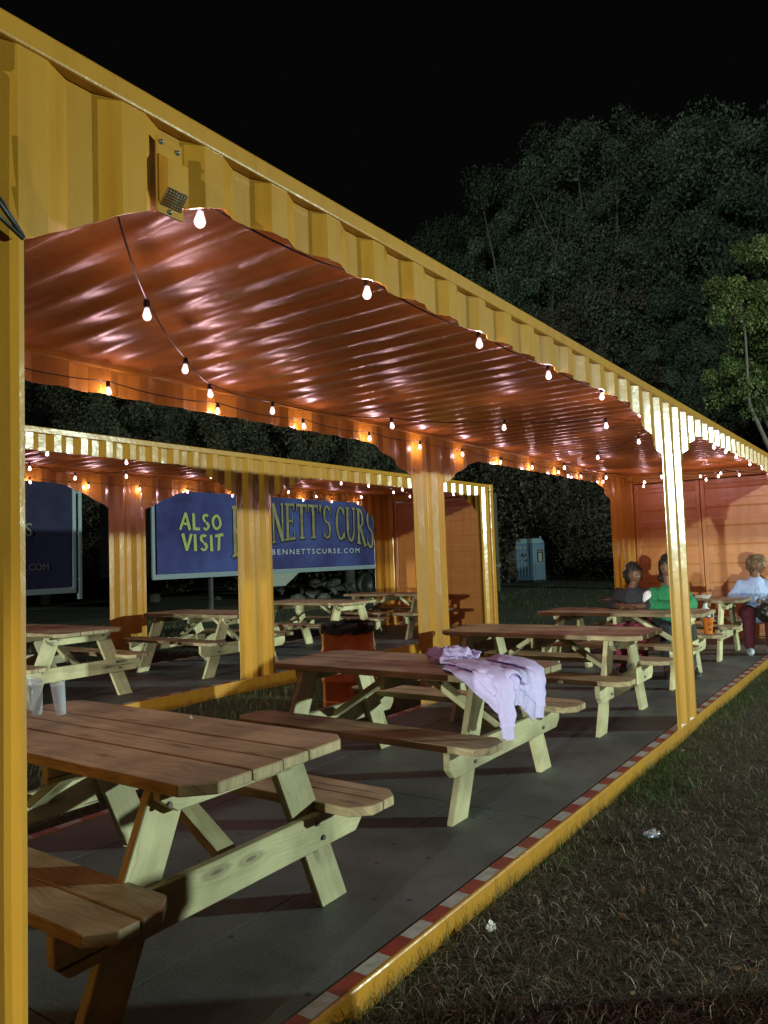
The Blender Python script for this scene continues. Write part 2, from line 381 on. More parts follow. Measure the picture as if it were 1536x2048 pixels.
# ------------------------------------------------------------------ picnic tables
def rect(l, w): return [(0, 0), (l, 0), (l, w), (0, w)]
def make_table():
    T = empty('picnic_table')
    L = 1.82; bw = .14; gap = .005; x0 = -L/2
    m = MB(); ws = [.236, .137, .137, .236]; n = 4; tot = sum(ws) + (n-1)*.006; w0 = -tot/2
    for i, bw_ in enumerate(ws):
        j = [0, .005, -.003, .002][i]; c = .09
        if i == 0: poly = [(c, 0), (L-c, 0), (L, c), (L, bw_), (0, bw_), (0, c)]
        elif i == n-1: poly = [(0, 0), (L, 0), (L, bw_-c*.7), (L-c*.7, bw_), (c*.7, bw_), (0, bw_-c*.7)]
        else: poly = [(j, 0), (L+j, 0), (L+j, bw_), (j, bw_)]
        m.board(poly, (x0, w0, .702 + .001*(i % 2)), (1,0,0), (0,1,0), (0,0,1), .038); w0 += bw_ + .006
    m.build('tabletop', TOPW, T)
    for s in (-1, 1):
        m = MB(); c = .07
        for i in range(2):
            w0 = s*.585 - .1425 + i*(bw+gap)
            outer = (i == 1)
            if outer: poly = [(0, 0), (L, 0), (L, bw-c), (L-c, bw), (c, bw), (0, bw-c)]
            else: poly = [(c, 0), (L-c, 0), (L, c), (L, bw), (0, bw), (0, c)]
            m.board(poly, (x0, w0, .402), (1,0,0), (0,1,0), (0,0,1), .038)
        m.build('seat', TOPW, T)
    for e in (-1, 1):
        xe = e*.66
        # crossbeam that carries the seats, notched ends
        m = MB(); Lb = 1.44; h = .14
        poly = [(.05, 0), (Lb-.05, 0), (Lb, .05), (Lb, h), (0, h), (0, .05)]
        m.board(poly, (xe + (0 if e > 0 else -.038), -Lb/2, .26), (0,1,0), (0,0,1), (1,0,0), .038)
        m.build('seat_support', WOOD, T)
        m = MB(); Lc = .70; poly = [(.07, 0), (Lc-.07, 0), (Lc, .05), (Lc, .088), (0, .088), (0, .05)]
        m.board(poly, (xe + (0 if e > 0 else -.038), -Lc/2, .613), (0,1,0), (0,0,1), (1,0,0), .038)
        m.build('top_cleat', WOOD, T)
        for s in (-1, 1):
            m = MB(); b0, t0 = .565, .27     # foot / head distance from centre (middle of the leg)
            w = .165
            m.board([(0, -w/2), (0, w/2), (.7, w/2 - (b0-t0)), (.7, -w/2 - (b0-t0))] if False else
                    [(0, -w/2), (.70, -w/2), (.70, w/2), (0, w/2)], (0, 0, 0), (0,0,1), (0,1,0), (1,0,0), .038)
            xo = xe - (.0395 if e > 0 else -.0015)
            m.v = [(v[0] + xo, s*(b0 - (b0-t0)*v[2]/.70) + v[1], v[2]) for v in m.v]
            m.build('leg', WOOD, T)
        # diagonal brace from the crossbeam up to the middle cleat
        a = Vector((xe - e*.03, 0, .36)); b = Vector((e*.10, 0, .685)); dd = (b-a); Ln = dd.length
        W = Vector((0, 1, 0)); Tn = dd.normalized().cross(W)
        m = MB(); m.board([(0, -.045), (Ln, -.045), (Ln, .045), (0, .045)], a - Tn*.019, dd, W, Tn, .038)
        m.build('brace', WOOD, T)
    m = MB(); m.board(rect(.66, .088), (-.019, -.33, .613), (0,1,0), (0,0,1), (1,0,0), .038); m.build('top_cleat', WOOD, T)
    bm = bmesh.new(); bmesh.ops.create_cone(bm, segments=10, radius1=.011, radius2=.009, depth=.008, cap_ends=True); m = MB(); m.addbm(bm); bme = m.mesh('bolt')
    for e in (-1, 1):
        for s in (-1, 1):
            for (y, z) in ((.45, .30), (.415, .365), (.25, .665), (.315, .645)):
                o = link('bolt', bme, DGRY, T); o.location = (e*(.66+.043), s*y, z); o.rotation_euler = (0, pi/2, 0)
    return T
TPROTO = make_table(); used = [False]
def children(o): return [c for c in bpy.data.objects if c.parent == o]
TKIDS = children(TPROTO)
def copy_thing(root, kids):
    r = root.copy(); COL.objects.link(r)
    for k in kids:
        c = k.copy(); COL.objects.link(c); c.parent = r
    return r
def put_table(x, y, z, rz, label):
    t = TPROTO if not used[0] else copy_thing(TPROTO, TKIDS); used[0] = True
    t.location = (x, y, z); t.rotation_euler.z = rz; tag(t, label, 'picnic table', 'wooden picnic tables under the containers')
    return t
for y, dx, rz, lb in [(.865, 0, .004, 'wooden picnic table nearest the camera, with clear plastic cups on its top'),
                  (3.06, .0, pi-.006, 'wooden picnic table with a lavender sweatshirt hanging over its corner'),
                  (5.25, .01, .008, 'empty wooden picnic table beside the mid post, between the sweatshirt table and the seated pair'),
                  (7.44, -.01, pi+.004, 'wooden picnic table at which the two people in black and green lean'),
                  (9.62, -.0, -.01, 'wooden picnic table against the red end wall, by the person in pale blue')]:
    put_table(-1.13+dx, y, 0, rz, lb)
for y, dx, rz, lb in [(3.45, 0, .01, 'wooden picnic table in the second container, cut off by the nearest yellow post'),
                  (5.74, .03, pi-.015, 'dark wooden picnic table in the second container beside its mid post, backlit legs'),
                  (7.92, .05, .012, 'wooden picnic table in the second container behind the trash drum'),
                  (10.10, .02, pi+.01, 'wooden picnic table at the far end of the second container before its yellow wall')]:
    put_table(C2X-1.20+dx, y, C2Z, rz, lb)

# ------------------------------------------------------------------ string lights
def bulb_meshes():
    g = MB(); prof = [(.009, 0), (.0100, -.006), (.0135, -.018), (.0178, -.032), (.0182, -.040), (.015, -.050), (.0075, -.057), (.0005, -.0585)]
    prof = [(r_*.95, z_*.86) for r_, z_ in prof]; g.lathe(prof, 14); g = g.mesh('bulb'); g.materials.append(BGL)
    f = MB(); f.tube([(.002, 0, -.008), (.001, 0, -.03), (-.002, 0, -.043)], .0036, 6); f = f.mesh('filament'); f.materials.append(FIL)
    s = MB(); s.lathe([(.0005, .034), (.008, .033), (.012, .026), (.0125, .004), (.0105, -.002), (.0005, -.003)], 12); s = s.mesh('socket'); s.materials.append(BLK)
    return g, f, s
BG, BF, BS = bulb_meshes()
LCOL = (1, .58, .66)
PWR = 4.0
def light_string(label, bulbs, lead=(), tail=(), sag=.03, zoff=.0):
    """bulbs: list of (x,y,z) = middle of bulb"""
    o0 = Vector(bulbs[0]); T = empty('string_lights', o0, label=label, cat='string lights', group='strings of filament bulbs')
    hang = [Vector(b) + Vector((0, 0, .070)) for b in bulbs]
    nodes = [Vector(q) for q in lead] + hang + [Vector(q) for q in tail]
    pts = []
    for a, b in zip(nodes, nodes[1:]):
        n = 8
        for k in range(n):
            t = k/n; q = a.lerp(b, t); q.z -= 4*t*(1-t)*sag*min(1.5, (b-a).length) - 0
            pts.append(q)
    pts.append(nodes[-1])
    m = MB(); m.tube([p - o0 for p in pts], .0035, 6); m.build('cable', BLK, T)
    for b in bulbs:
        v = Vector(b) - o0 + Vector((0, 0, .035))
        tilt = (R.uniform(-.12, .12), R.uniform(-.12, .12), R.uniform(0, 6))
        B = link('bulb', BG, None, T); B.location = v; B.rotation_euler = tilt
        F = link('filament', BF, None, B); S = link('socket', BS, None, B)
        ld = bpy.data.lights.new('bulb_light', 'POINT'); ld.energy = PWR*R.uniform(.8, 1.2); ld.color = LCOL; ld.shadow_soft_size = .016
        lo = bpy.data.objects.new('bulb_light', ld); COL.objects.link(lo); lo.parent = B; lo.location = (0, 0, -.032)
def zz(l, z): return [(x, y, z + R.uniform(-.012, .012)) for x, y in l]
light_string('string of bulbs along the inside of the near container front edge, closest to the grass',
    zz([(-.062, .41), (-.062, 1.24), (-.062, 2.15), (-.062, 2.99), (-.05, 3.86), (-.05, 4.7), (-.05, 5.55)], 2.432) + zz([(-.06, 6.4), (-.06, 7.3), (-.06, 7.9), (-.06, 8.5), (-.06, 9.4), (-.06, 10.3), (-.06, 11.0)], 2.45),
    lead=[(-.075, -.15, 2.50)], tail=[(-.1, 11.6, 2.52)])
light_string('diagonal string of bulbs crossing under the near half of the front container roof',
    zz([(-.80, .78), (-1.36, 1.44), (-1.73, 1.93), (-1.80, 2.53), (-1.55, 3.55), (-.98, 4.28), (-.36, 4.84)], 2.40),
    lead=[(-.07, .12, 2.54), (-.3, .3, 2.47)], tail=[(-.1, 5.3, 2.50)])
light_string('diagonal string of bulbs crossing under the far half of the front container roof',
    zz([(-.45, 6.0), (-1.09, 6.72), (-1.72, 7.36), (-2.02, 8.23), (-1.75, 8.9), (-1.2, 9.55), (-.6, 10.2)], 2.40),
    lead=[(-.1, 5.6, 2.50)], tail=[(-.1, 10.8, 2.52)])
light_string('string of bulbs along the inside of the near container rear edge, glowing on its corrugations',
    zz([(-2.31, .8), (-2.31, 1.65), (-2.31, 2.52), (-2.31, 3.42), (-2.31, 4.3), (-2.31, 5.14), (-2.31, 5.98), (-2.31, 6.89), (-2.31, 7.78), (-2.31, 8.63), (-2.31, 9.47), (-2.31, 10.41)], 2.485),
    lead=[(-2.3, -.2, 2.60)], tail=[(-2.3, 11.3, 2.58)])
light_string('short string of bulbs across the red end wall of the near container',
    zz([(-1.95, 11.3), (-1.76, 10.7), (-1.39, 10.9), (-.95, 11.1), (-.88, 10.4), (-.45, 10.9), (-.58, 10.25)], 2.44),
    lead=[(-2.3, 11.4, 2.56)], tail=[(-.1, 11.4, 2.52)])
K = .961
def c2(l): return [(1.607+(x-1.607)*K, -1.066+(y+1.066)*K) for x, y in l]
light_string('string of bulbs along the front edge of the second container',
    zz([(C2X-.05, 1.9), (C2X-.05, 2.84), (C2X-.05, 3.7), (C2X-.05, 4.9), (C2X-.05, 6.35), (C2X-.05, 7.25), (C2X-.05, 7.9), (C2X-.05, 8.8), (C2X-.05, 9.6), (C2X-.05, 10.4)], 2.49),
    lead=[(C2X-.05, -.1, 2.55)], tail=[(C2X-.1, 11.3, 2.58)])
light_string('diagonal string of bulbs under the second container roof',
    zz(c2([(-5.6, 2.6), (-6.1, 3.3), (-6.58, 4.14), (-6.02, 4.45), (-5.6, 5.4), (-5.5, 6.4), (-6.47, 7.78), (-6.6, 8.6), (-6.29, 9.45), (-5.68, 10.08), (-5.5, 9.3)]), 2.46),
    lead=[(C2X-.1, 1.7, 2.55)], tail=[(C2X-.1, 8.2, 2.56)])
light_string('string of bulbs along the rear edge of the second container before the banner trailers',
    zz([(C2X-2.31, 3.0), (C2X-2.31, 3.95), (C2X-2.31, 4.75), (C2X-2.31, 5.55), (C2X-2.31, 6.4), (C2X-2.31, 7.3), (C2X-2.31, 8.1), (C2X-2.31, 9.0), (C2X-2.31, 9.8), (C2X-2.31, 10.6)], 2.50),
    lead=[(C2X-2.3, .2, 2.62)], tail=[(C2X-2.3, 11.4, 2.62)])
# power cord draped over the near left corner
m = MB(); m.tube([(.02, -.36, 2.42), (.014, -.30, 2.33), (.012, -.24, 2.24), (.012, -.172, 2.165)], .005, 6)
m.tube([(.02, -.36, 2.30), (.014, -.27, 2.22), (.012, -.174, 2.163)], .005, 6); m.tube([(.014, -.30, 2.30), (.013, -.22, 2.23), (.013, -.174, 2.17)], .004, 6)
m.build('power_cord', BLK, None, label='black cord looped to the corner of the near left yellow post', cat='cord')

# ------------------------------------------------------------------ vent on the valance
V = empty('container_vent', (.0, .245, 2.37), label='small painted vent cover with mesh bolted to the yellow valance, left of the first bulb', cat='vent')
m = MB(); m.bbox((-.006, -.040, 0), (.002, .048, .215), .002)
m.add([(0,-.034,.165),(.0,.040,.165),(.034,.040,.14),(.034,-.030,.14),(.034,-.030,.062),(.034,.040,.062),(.0,-.034,.02),(.0,.040,.02)],
      [(0,3,2,1),(3,4,5,2),(4,6,7,5),(0,6,4,3),(1,2,5,7)]); m.build('vent_housing', YEL, V)
m = MB()
for i in range(8):
    y = lerp(-.028, .038, i/7); m.tube([(.036, y, .060), (.003, y-.002, .020)], .0011, 4)
for i in range(7):
    t = (i+.3)/7; m.tube([(lerp(.036, .003, t), -.029, lerp(.060, .020, t)), (lerp(.036, .003, t), .039, lerp(.060, .020, t))], .0011, 4)
m.build('mesh_grille', DGRY, V)
for y, z in ((-.025, .198), (.030, .190), (.0, .010)):
    m = MB(); bm = bmesh.new(); bmesh.ops.create_icosphere(bm, subdivisions=2, radius=.0075); m.addbm(bm, M=Matrix.Translation((.003, y, z))); m.build('rivet', DGRY, V)
m = m

# ------------------------------------------------------------------ ground
def ground_mat():
    m, nt, b = mat('turf_soil'); L = nt.links; tc = N(nt, 'ShaderNodeTexCoord')
    n1 = N(nt, 'ShaderNodeTexNoise', i_Scale=1.1, i_Detail=8.0, i_Roughness=.7); n2 = N(nt, 'ShaderNodeTexNoise', i_Scale=35.0, i_Detail=8.0, i_Roughness=.8)
    for n in (n1, n2): L.new(tc.outputs['Object'], n.inputs['Vector'])
    r = ramp(nt, [(.3, (.04, .034, .024)), (.5, (.06, .06, .034)), (.7, (.12, .10, .07))]); 
    mx = N(nt, 'ShaderNodeMixRGB'); mx.inputs[0].default_value = .5; L.new(n1.outputs['Fac'], mx.inputs[1]); L.new(n2.outputs['Fac'], mx.inputs[2]); L.new(mx.outputs[0], r.inputs[0])
    L.new(r.outputs[0], b.inputs['Base Color']); b.inputs['Roughness'].default_value = .95
    bp = N(nt, 'ShaderNodeBump', i_Strength=1.0, i_Distance=.05); L.new(n2.outputs['Fac'], bp.inputs['Height']); L.new(bp.outputs[0], b.inputs['Normal'])
    return m
def gh(x, y):
    """ground height"""
    if -1.0 < -x < 7.6 and -1 < y < 12.1 and not (x > .02) : base = 0
    h = .018*mnoise.noise(Vector((x*.9, y*.9, 0))) + .01*mnoise.noise(Vector((x*3, y*3, 2)))
    dfar = max(0, y-16); h += .0
    return GZ + h
mb = MB(); xs = [-160, -90, -55, -35, -24, -16] + [(-12 + i*.25) for i in range(0, 73)] + [8, 12, 20, 40, 90, 160]
ysg = [-160, -80, -40, -20, -10, -6] + [(-4 + i*.25) for i in range(0, 97)] + [22, 25, 30, 36, 45, 60, 90, 160, 220]
vs = [(x, y, gh(x, y)) for y in ysg for x in xs]; nx = len(xs)
mb.add(vs, [(j*nx+i, j*nx+i+1, (j+1)*nx+i+1, (j+1)*nx+i) for j in range(len(ysg)-1) for i in range(nx-1)], sm=True)
mb.build('ground', ground_mat(), None, kind='structure')

def blades(name, n, region, hmin, hmax, wid, cols, lay, label, seed, dens=None):
    """thin curved blades as one mesh; region() gives (x,y)"""
    rg = np.random.default_rng(seed); V_ = []; idx = []
    pts = region(rg, n); n = len(pts)
    h = rg.uniform(hmin, hmax, n); az = rg.uniform(0, 2*pi, n); lean = rg.uniform(lay[0], lay[1], n); w = wid*rg.uniform(.6, 1.4, n)
    gz = np.array([gh(x, y) for x, y in pts])
    if len(lay) > 2: gz = gz + rg.uniform(0, lay[2], n)
    ca, sa = np.cos(az), np.sin(az); px, py = -sa, ca
    verts = np.zeros((n, 7, 3))
    for k, t in enumerate((0, .45, .8)):
        ang = lean*(.5+.8*t); out = h*t*np.sin(ang); up = h*t*np.cos(ang) - .25*h*t*t*np.sin(lean)
        tw = rg.uniform(-.15, .15, n)*h*t
        cx = pts[:, 0] + ca*out + px*tw; cy = pts[:, 1] + sa*out + py*tw; cz = np.maximum(gz + up, gz + .001) - (.004 if k == 0 else 0)
        ww = w*(1-.45*t)/2
        verts[:, 2*k, 0] = cx-px*ww; verts[:, 2*k, 1] = cy-py*ww; verts[:, 2*k, 2] = cz
        verts[:, 2*k+1, 0] = cx+px*ww; verts[:, 2*k+1, 1] = cy+py*ww; verts[:, 2*k+1, 2] = cz
    out = h*np.sin(lean*1.2); up = h*np.cos(lean*1.25) - .25*h*np.sin(lean)
    verts[:, 6, 0] = pts[:, 0]+ca*out; verts[:, 6, 1] = pts[:, 1]+sa*out; verts[:, 6, 2] = np.maximum(gz+up, gz+.002)
    me = bpy.data.meshes.new(name); nv = n*7; me.vertices.add(nv); me.vertices.foreach_set('co', verts.reshape(-1))
    b = (np.arange(n)*7)[:, None]
    loops = np.concatenate([b+np.array([0,1,3,2]), b+np.array([2,3,5,4]), b+np.array([4,5,6])], 1)
    me.loops.add(n*11); me.loops.foreach_set('vertex_index', loops.reshape(-1).astype(np.int32))
    st = (np.arange(n)*11)[:, None] + np.array([0, 4, 8]); me.polygons.add(n*3)
    me.polygons.foreach_set('loop_start', st.reshape(-1).astype(np.int32)); 
    me.update(calc_edges=True); me.validate()
    at = me.attributes.new('tint', 'FLOAT', 'POINT'); at.data.foreach_set('value', np.repeat(rg.random(n), 7).astype(np.float32))
    m, nt, bs = mat(name); L = nt.links; a = N(nt, 'ShaderNodeAttribute', attribute_name='tint')
    r = ramp(nt, cols); L.new(a.outputs['Fac'], r.inputs[0]); L.new(r.outputs[0], bs.inputs['Base Color']); bs.inputs['Roughness'].default_value = .55
    bs.inputs['Specular IOR Level'].default_value = .3
    return link(name, me, m, None, label=label, cat='grass', kind='stuff')
def reg_fore(rg, n):
    y = -1.0 + 14*rg.random(n)**1.7; x = .03 + rg.random(n)*(1.2 + .35*np.maximum(y, 0)) - 0
    return np.stack([x, y], 1)
def reg_green(rg, n):
    """greener clumps near the rail"""
    c = np.array([(.10, 4.3, .16, 1.0), (.22, 3.9, .2, .5), (.12, 6.8, .15, 1.5), (.3, 8.5, .3, 1.8), (.16, 10, .25, 2), (.3, 2.6, .4, .5), (.8, 3.6, .5, .6), (.5, 1.9, .35, .4), (1.1, 2.6, .5, .5), (.1, 2.5, .1, .5), (.9, 5.5, .6, .8)])
    w = np.array([5, 3, 5, 6, 5, .8, .8, .5, .6, .5, .8]); w = w/w.sum(); k = rg.choice(len(c), n, p=w); q = c[k]
    x = np.maximum(q[:, 0] + q[:, 2]*rg.normal(size=n)*.6, .025); y = q[:, 1] + q[:, 3]*rg.normal(size=n)*.5
    return np.stack([x, y], 1)
def reg_gap(rg, n):
    x = -2.44 - rg.random(n)*2.44; y = -.3 + 13.5*rg.random(n)
    return np.stack([x, y], 1)
def reg_edge(rg, n):
    y = .8 + 10*rg.random(n)**1.5; x = .012 + np.abs(rg.normal(size=n))*.02
    return np.stack([x, y], 1)
def reg_back(rg, n):
    t = rg.random(n); x = -8 - 8*rg.random(n); y = 1 + 22*rg.random(n); s = rg.random(n) < .45
    x = np.where(s, -12 + 12*rg.random(n), x); y = np.where(s, 12.3 + 22*rg.random(n)**1.2, y)
    return np.stack([x, y], 1)
blades('dry_grass', 115000, reg_fore, .025, .085, .0027, [(0, (.04, .034, .024)), (.55, (.10, .085, .058)), (.82, (.21, .185, .135)), (.955, (.36, .325, .26)), (1, (.55, .51, .43))], (.6, 1.5, .018), 'short dry mown grass covering the ground right of the yellow rail', 3)
blades('green_grass', 10000, reg_green, .025, .075, .0024, [(0, (.025, .06, .012)), (1, (.08, .16, .03))], (.15, 1.1), 'green grass tufts along the outside of the yellow rail', 4)
blades('tall_grass', 900, reg_edge, .05, .13, .0022, [(0, (.03, .05, .015)), (1, (.12, .12, .05))], (.1, .8), 'taller weeds leaning on the yellow rail', 5)
blades('gap_grass', 26000, reg_gap, .04, .11, .003, [(0, (.03, .06, .016)), (.7, (.07, .12, .03)), (1, (.3, .26, .15))], (.2, 1.2), 'grass between the two containers', 6)
blades('far_grass', 26000, reg_back, .05, .14, .009, [(0, (.03, .05, .016)), (.7, (.07, .09, .03)), (1, (.22, .2, .12))], (.2, 1.2), 'rough grass behind the containers', 8)

rl = random.Random(12); m = MB()
for i in range(260):
    y = -.6 + 9*rl.random()**1.4; x = .08 + rl.random()*(1.1+.35*max(y, 0)); z = gh(x, y) + rl.uniform(.012, .045); a = rl.uniform(0, 6.3); L_, W_ = rl.uniform(.012, .028), rl.uniform(.007, .014)
    c_, s_ = math.cos(a), math.sin(a); t1, t2 = rl.uniform(-.4, .4), rl.uniform(-.5, .5)
    pts = [(-L_, 0, t1*L_), (-L_*.2, W_, t2*W_), (L_*.6, W_*.7, t2*W_), (L_, 0, -t1*L_), (L_*.6, -W_*.8, -t2*W_), (-L_*.2, -W_, -t2*W_)]
    m.add([(x + p[0]*c_ - p[1]*s_, y + p[0]*s_ + p[1]*c_, z + p[2]) for p in pts], [tuple(range(6))])
m.build('fallen_leaves', flat('dead_leaves', (.16, .10, .05), .7, noise=.6, scale=2), None, label='dead brown leaves scattered over the mown grass', cat='leaves', kind='stuff')
# litter
def crumple(name, loc, s, m_, label, cat, seed):
    rg = random.Random(seed); bm = bmesh.new(); bmesh.ops.create_icosphere(bm, subdivisions=3, radius=1)
    for v in bm.verts:
        k = 1 + .9*mnoise.noise(v.co*1.7 + Vector((seed, 0, 0))) + .35*mnoise.noise(v.co*4.5)
        v.co = Vector((v.co.x*k*s[0], v.co.y*k*s[1], max(-.2, v.co.z)*k*s[2]))
    mb = MB(); mb.addbm(bm); o = mb.build(name, m_, None, label=label, cat=cat); o.location = loc; return o
crumple('foil_wrapper', (.38, 3.01, GZ+.03), (.032, .042, .022), flat('foil', (.55, .62, .75), .25, metal=.7), 'crumpled bluish foil wrapper lying in the grass', 'litter', 11)
crumple('paper_scrap', (.12, 1.68, GZ+.035), (.014, .02, .02), flat('paper', (.6, .62, .58), .8), 'small white paper scrap in the grass beside the rail', 'litter', 5)
crumple('paper_scrap', (-1.05, 1.17, .748), (.008, .008, .01), flat('butt', (.6, .58, .5), .8), 'tiny pale scrap on the nearest tabletop', 'litter', 9)

# ------------------------------------------------------------------ trash drum
D = empty('trash_drum', (-3.36, 5.23, GZ-.01), label='orange steel trash drum lined with a black bag, behind the sweatshirt table', cat='trash can')
m = MB(); prof = [(.0, 0), (.275, 0), (.283, .01), (.275, .03)]
for zz_ in (.29, .58): prof += [(.275, zz_-.03), (.288, zz_-.012), (.288, zz_+.012), (.275, zz_+.03)]
prof += [(.275, .83), (.286, .845), (.286, .86), (.272, .865)]
m.lathe(prof, 40); m.build('drum_body', flat('orange_drum_paint', (.62, .17, .035), .35, noise=.18, scale=6), D)
m = MB(); n = 48; vs = []; levels = [(.24, .62), (.262, .82), (.283, .873), (.296, .868), (.298, .83), (.294, .775)]
for li, (r_, z_) in enumerate(levels):
    for k in range(n):
        a = 2*pi*k/n; w = .012*mnoise.noise(Vector((math.cos(a)*5, math.sin(a)*5, li*.7))) + .006*math.sin(a*13+li)
        vs.append(((r_+w)*math.cos(a), (r_+w)*math.sin(a), z_ + (.03*mnoise.noise(Vector((math.cos(a)*3, math.sin(a)*3, 4))) if li == 5 else w*.6)))
m.add(vs, [(i*n+k, i*n+(k+1) % n, (i+1)*n+(k+1) % n, (i+1)*n+k) for i in range(5) for k in range(n)], sm=True)
m.add([(.24*math.cos(2*pi*k/24), .24*math.sin(2*pi*k/24), .66) for k in range(24)], [tuple(range(24))])
m.build('bin_liner', flat('black_plastic', (.012, .012, .014), .22, bump=.5, scale=14), D)

D['group'] = 'orange trash drums'
D2 = copy_thing(D, children(D)); D2.location = (1.62, 1.9, GZ-.01); D2.rotation_euler.z = 1.1  # unseen drum added to cast the shade over the near table and deck
tag(D2, 'added orange steel trash drum, out of view on the grass, shading the first table', 'trash can')

# ------------------------------------------------------------------ trailers with banners
def poly_prism(mb, pts, x, z0, y0, s, warp, mi=0, dep=0.0):
    pass
FACE_X = 1
class Lett:
    """serif capitals made of small quads in a unit box (u right, v up)"""
    def __init__(s): s.q = []
    def bar(s, a, b, w0, w1=None):
        w1 = w0 if w1 is None else w1; a, b = Vector(a), Vector(b); dd = (b-a); n_ = Vector((-dd.y, dd.x)).normalized()
        K_ = 5
        for k in range(K_):
            t0, t1 = k/K_, (k+1)/K_; p, q = a.lerp(b, t0), a.lerp(b, t1); u, v = lerp(w0, w1, t0)/2, lerp(w0, w1, t1)/2
            s.q.append([p-n_*u, q-n_*v, q+n_*v, p+n_*u])
    def arc(s, c, rx, ry, a0, a1, w, thin=.35):
        K_ = 18; pr = None
        for k in range(K_+1):
            a = math.radians(lerp(a0, a1, k/K_)); ca, sa = math.cos(a), math.sin(a); ww = w*lerp(thin, 1, abs(ca)**1.2)
            o = Vector((c[0] + (rx)*ca, c[1] + (ry)*sa)); i = Vector((c[0] + (rx-ww)*ca, c[1] + (ry-min(ww, w*thin+ww*.3))*sa))
            if pr: s.q.append([pr[0], o, i, pr[1]])
            pr = (o, i)
def serif(ch):
    l = Lett(); W = .16; sb = .055
    def stem(x, w=W): l.bar((x, 0), (x, 1), w, w); l.bar((x-w*.95, sb/2), (x+w*.95, sb/2), sb); l.bar((x-w*.95, 1-sb/2), (x+w*.95, 1-sb/2), sb)
    if ch == 'B': stem(.16); l.arc((.2, .74), .36, .26, -90, 90, .15); l.arc((.2, .26), .42, .26, -90, 90, .16); wd = .64
    elif ch == 'E': stem(.16); l.bar((.16, .965), (.56, .965), .07); l.bar((.16, .035), (.6, .035), .07); l.bar((.16, .52), (.46, .52), .06); l.bar((.555, .80), (.575, 1), .05, .07); l.bar((.60, 0), (.58, .2), .07, .05); l.bar((.47, .42), (.47, .62), .05); wd = .66
    elif ch == 'N': stem(.12, .09); stem(.66, .09); l.bar((.12, .98), (.66, .03), .17); wd = .78
    elif ch == 'T': l.bar((.36, 0), (.36, 1), W); l.bar((.2, sb/2), (.52, sb/2), sb); l.bar((.04, .96), (.68, .96), .075); l.bar((.05, .78), (.05, 1), .03, .07); l.bar((.67, .78), (.67, 1), .03, .07); wd = .72
    elif ch == 'S': l.arc((.3, .735), .26, .265, 35, 270, .15); l.arc((.3, .265), .27, .265, -145, 90, .15); l.bar((.53, .74), (.53, .96), .05); l.bar((.05, .04), (.05, .27), .05); wd = .6
    elif ch == 'C': l.arc((.38, .5), .36, .5, 42, 318, .17); l.bar((.65, .7), (.65, .98), .05); l.bar((.65, .05), (.65, .26), .05); wd = .72
    elif ch == 'U': l.bar((.14, .3), (.14, 1), W); l.bar((.62, .3), (.62, 1), .08); l.arc((.36, .32), .30, .32, 180, 360, .13, .7); l.bar((.0, .97), (.28, .97), .055); l.bar((.5, .97), (.74, .97), .055); wd = .78
    elif ch == 'R': stem(.16); l.arc((.2, .73), .36, .27, -90, 90, .15); l.bar((.3, .48), (.64, .0), .15, .17); l.bar((.55, .03), (.74, .03), sb); wd = .72
    elif ch == "'": l.bar((.1, 1.0), (.07, .76), .13, .05); wd = .2
    else: wd = .22
    return l.q, wd
def banner_text_serif(txt, X, y0, y1, ztop, zbot, dx, mats, mi=0):
    """ztop(t), zbot(t): envelope; letters grow along +Y; returns MB"""
    tot = 0; items = []
    for ch in txt:
        q, w = serif(ch); items.append((q, tot)); tot += w + .045
    out = []; i = 0
    for q, o in items:
        mb = MB()
        for quad in q:
            pts = []
            for p in quad:
                t = (o + p.x)/tot; t2 = min(1, max(0, t)); zt, zb_ = ztop(t2), zbot(t2)
                pts.append((X + dx + (i % 40)*.0003, lerp(y0, y1, t), lerp(zb_, zt, p.y)))
            mb.add(pts, [(0, 1, 2, 3)], mi=mi); i += 1
        if q: out.append(mb)
    return out
def font_mesh(txt, size, bold=0, space=1.0, shear=0):
    cu = bpy.data.curves.new('lettering', 'FONT'); cu.body = txt; cu.size = size; cu.offset = bold; cu.space_character = space; cu.extrude = .0; cu.shear = shear; cu.resolution_u = 3
    o = bpy.data.objects.new('tmp_lettering', cu); COL.objects.link(o); bpy.context.view_layer.update()
    dg = bpy.context.evaluated_depsgraph_get(); me = bpy.data.meshes.new_from_object(o.evaluated_get(dg))
    bpy.data.objects.remove(o); bpy.data.curves.remove(cu); return me
def on_x(me, X, y0, z0, yscale=1, jit=0):
    """flat text mesh (xy) -> plane facing +X reading along +Y"""
    for v in me.vertices: v.co = Vector((X, y0 + v.co.x*yscale, z0 + v.co.y))
    return me
def banner_mat(name, c1, c2):
    m, nt, b = mat(name); L = nt.links; tc = N(nt, 'ShaderNodeTexCoord')
    n1 = N(nt, 'ShaderNodeTexNoise', i_Scale=.55, i_Detail=7.0, i_Roughness=.6); L.new(tc.outputs['Object'], n1.inputs['Vector'])
    r = ramp(nt, [(.35, c1), (.68, c2)]); L.new(n1.outputs['Fac'], r.inputs[0]); L.new(r.outputs[0], b.inputs['Base Color'])
    b.inputs['Roughness'].default_value = .85; b.inputs['Specular IOR Level'].default_value = .15; return m
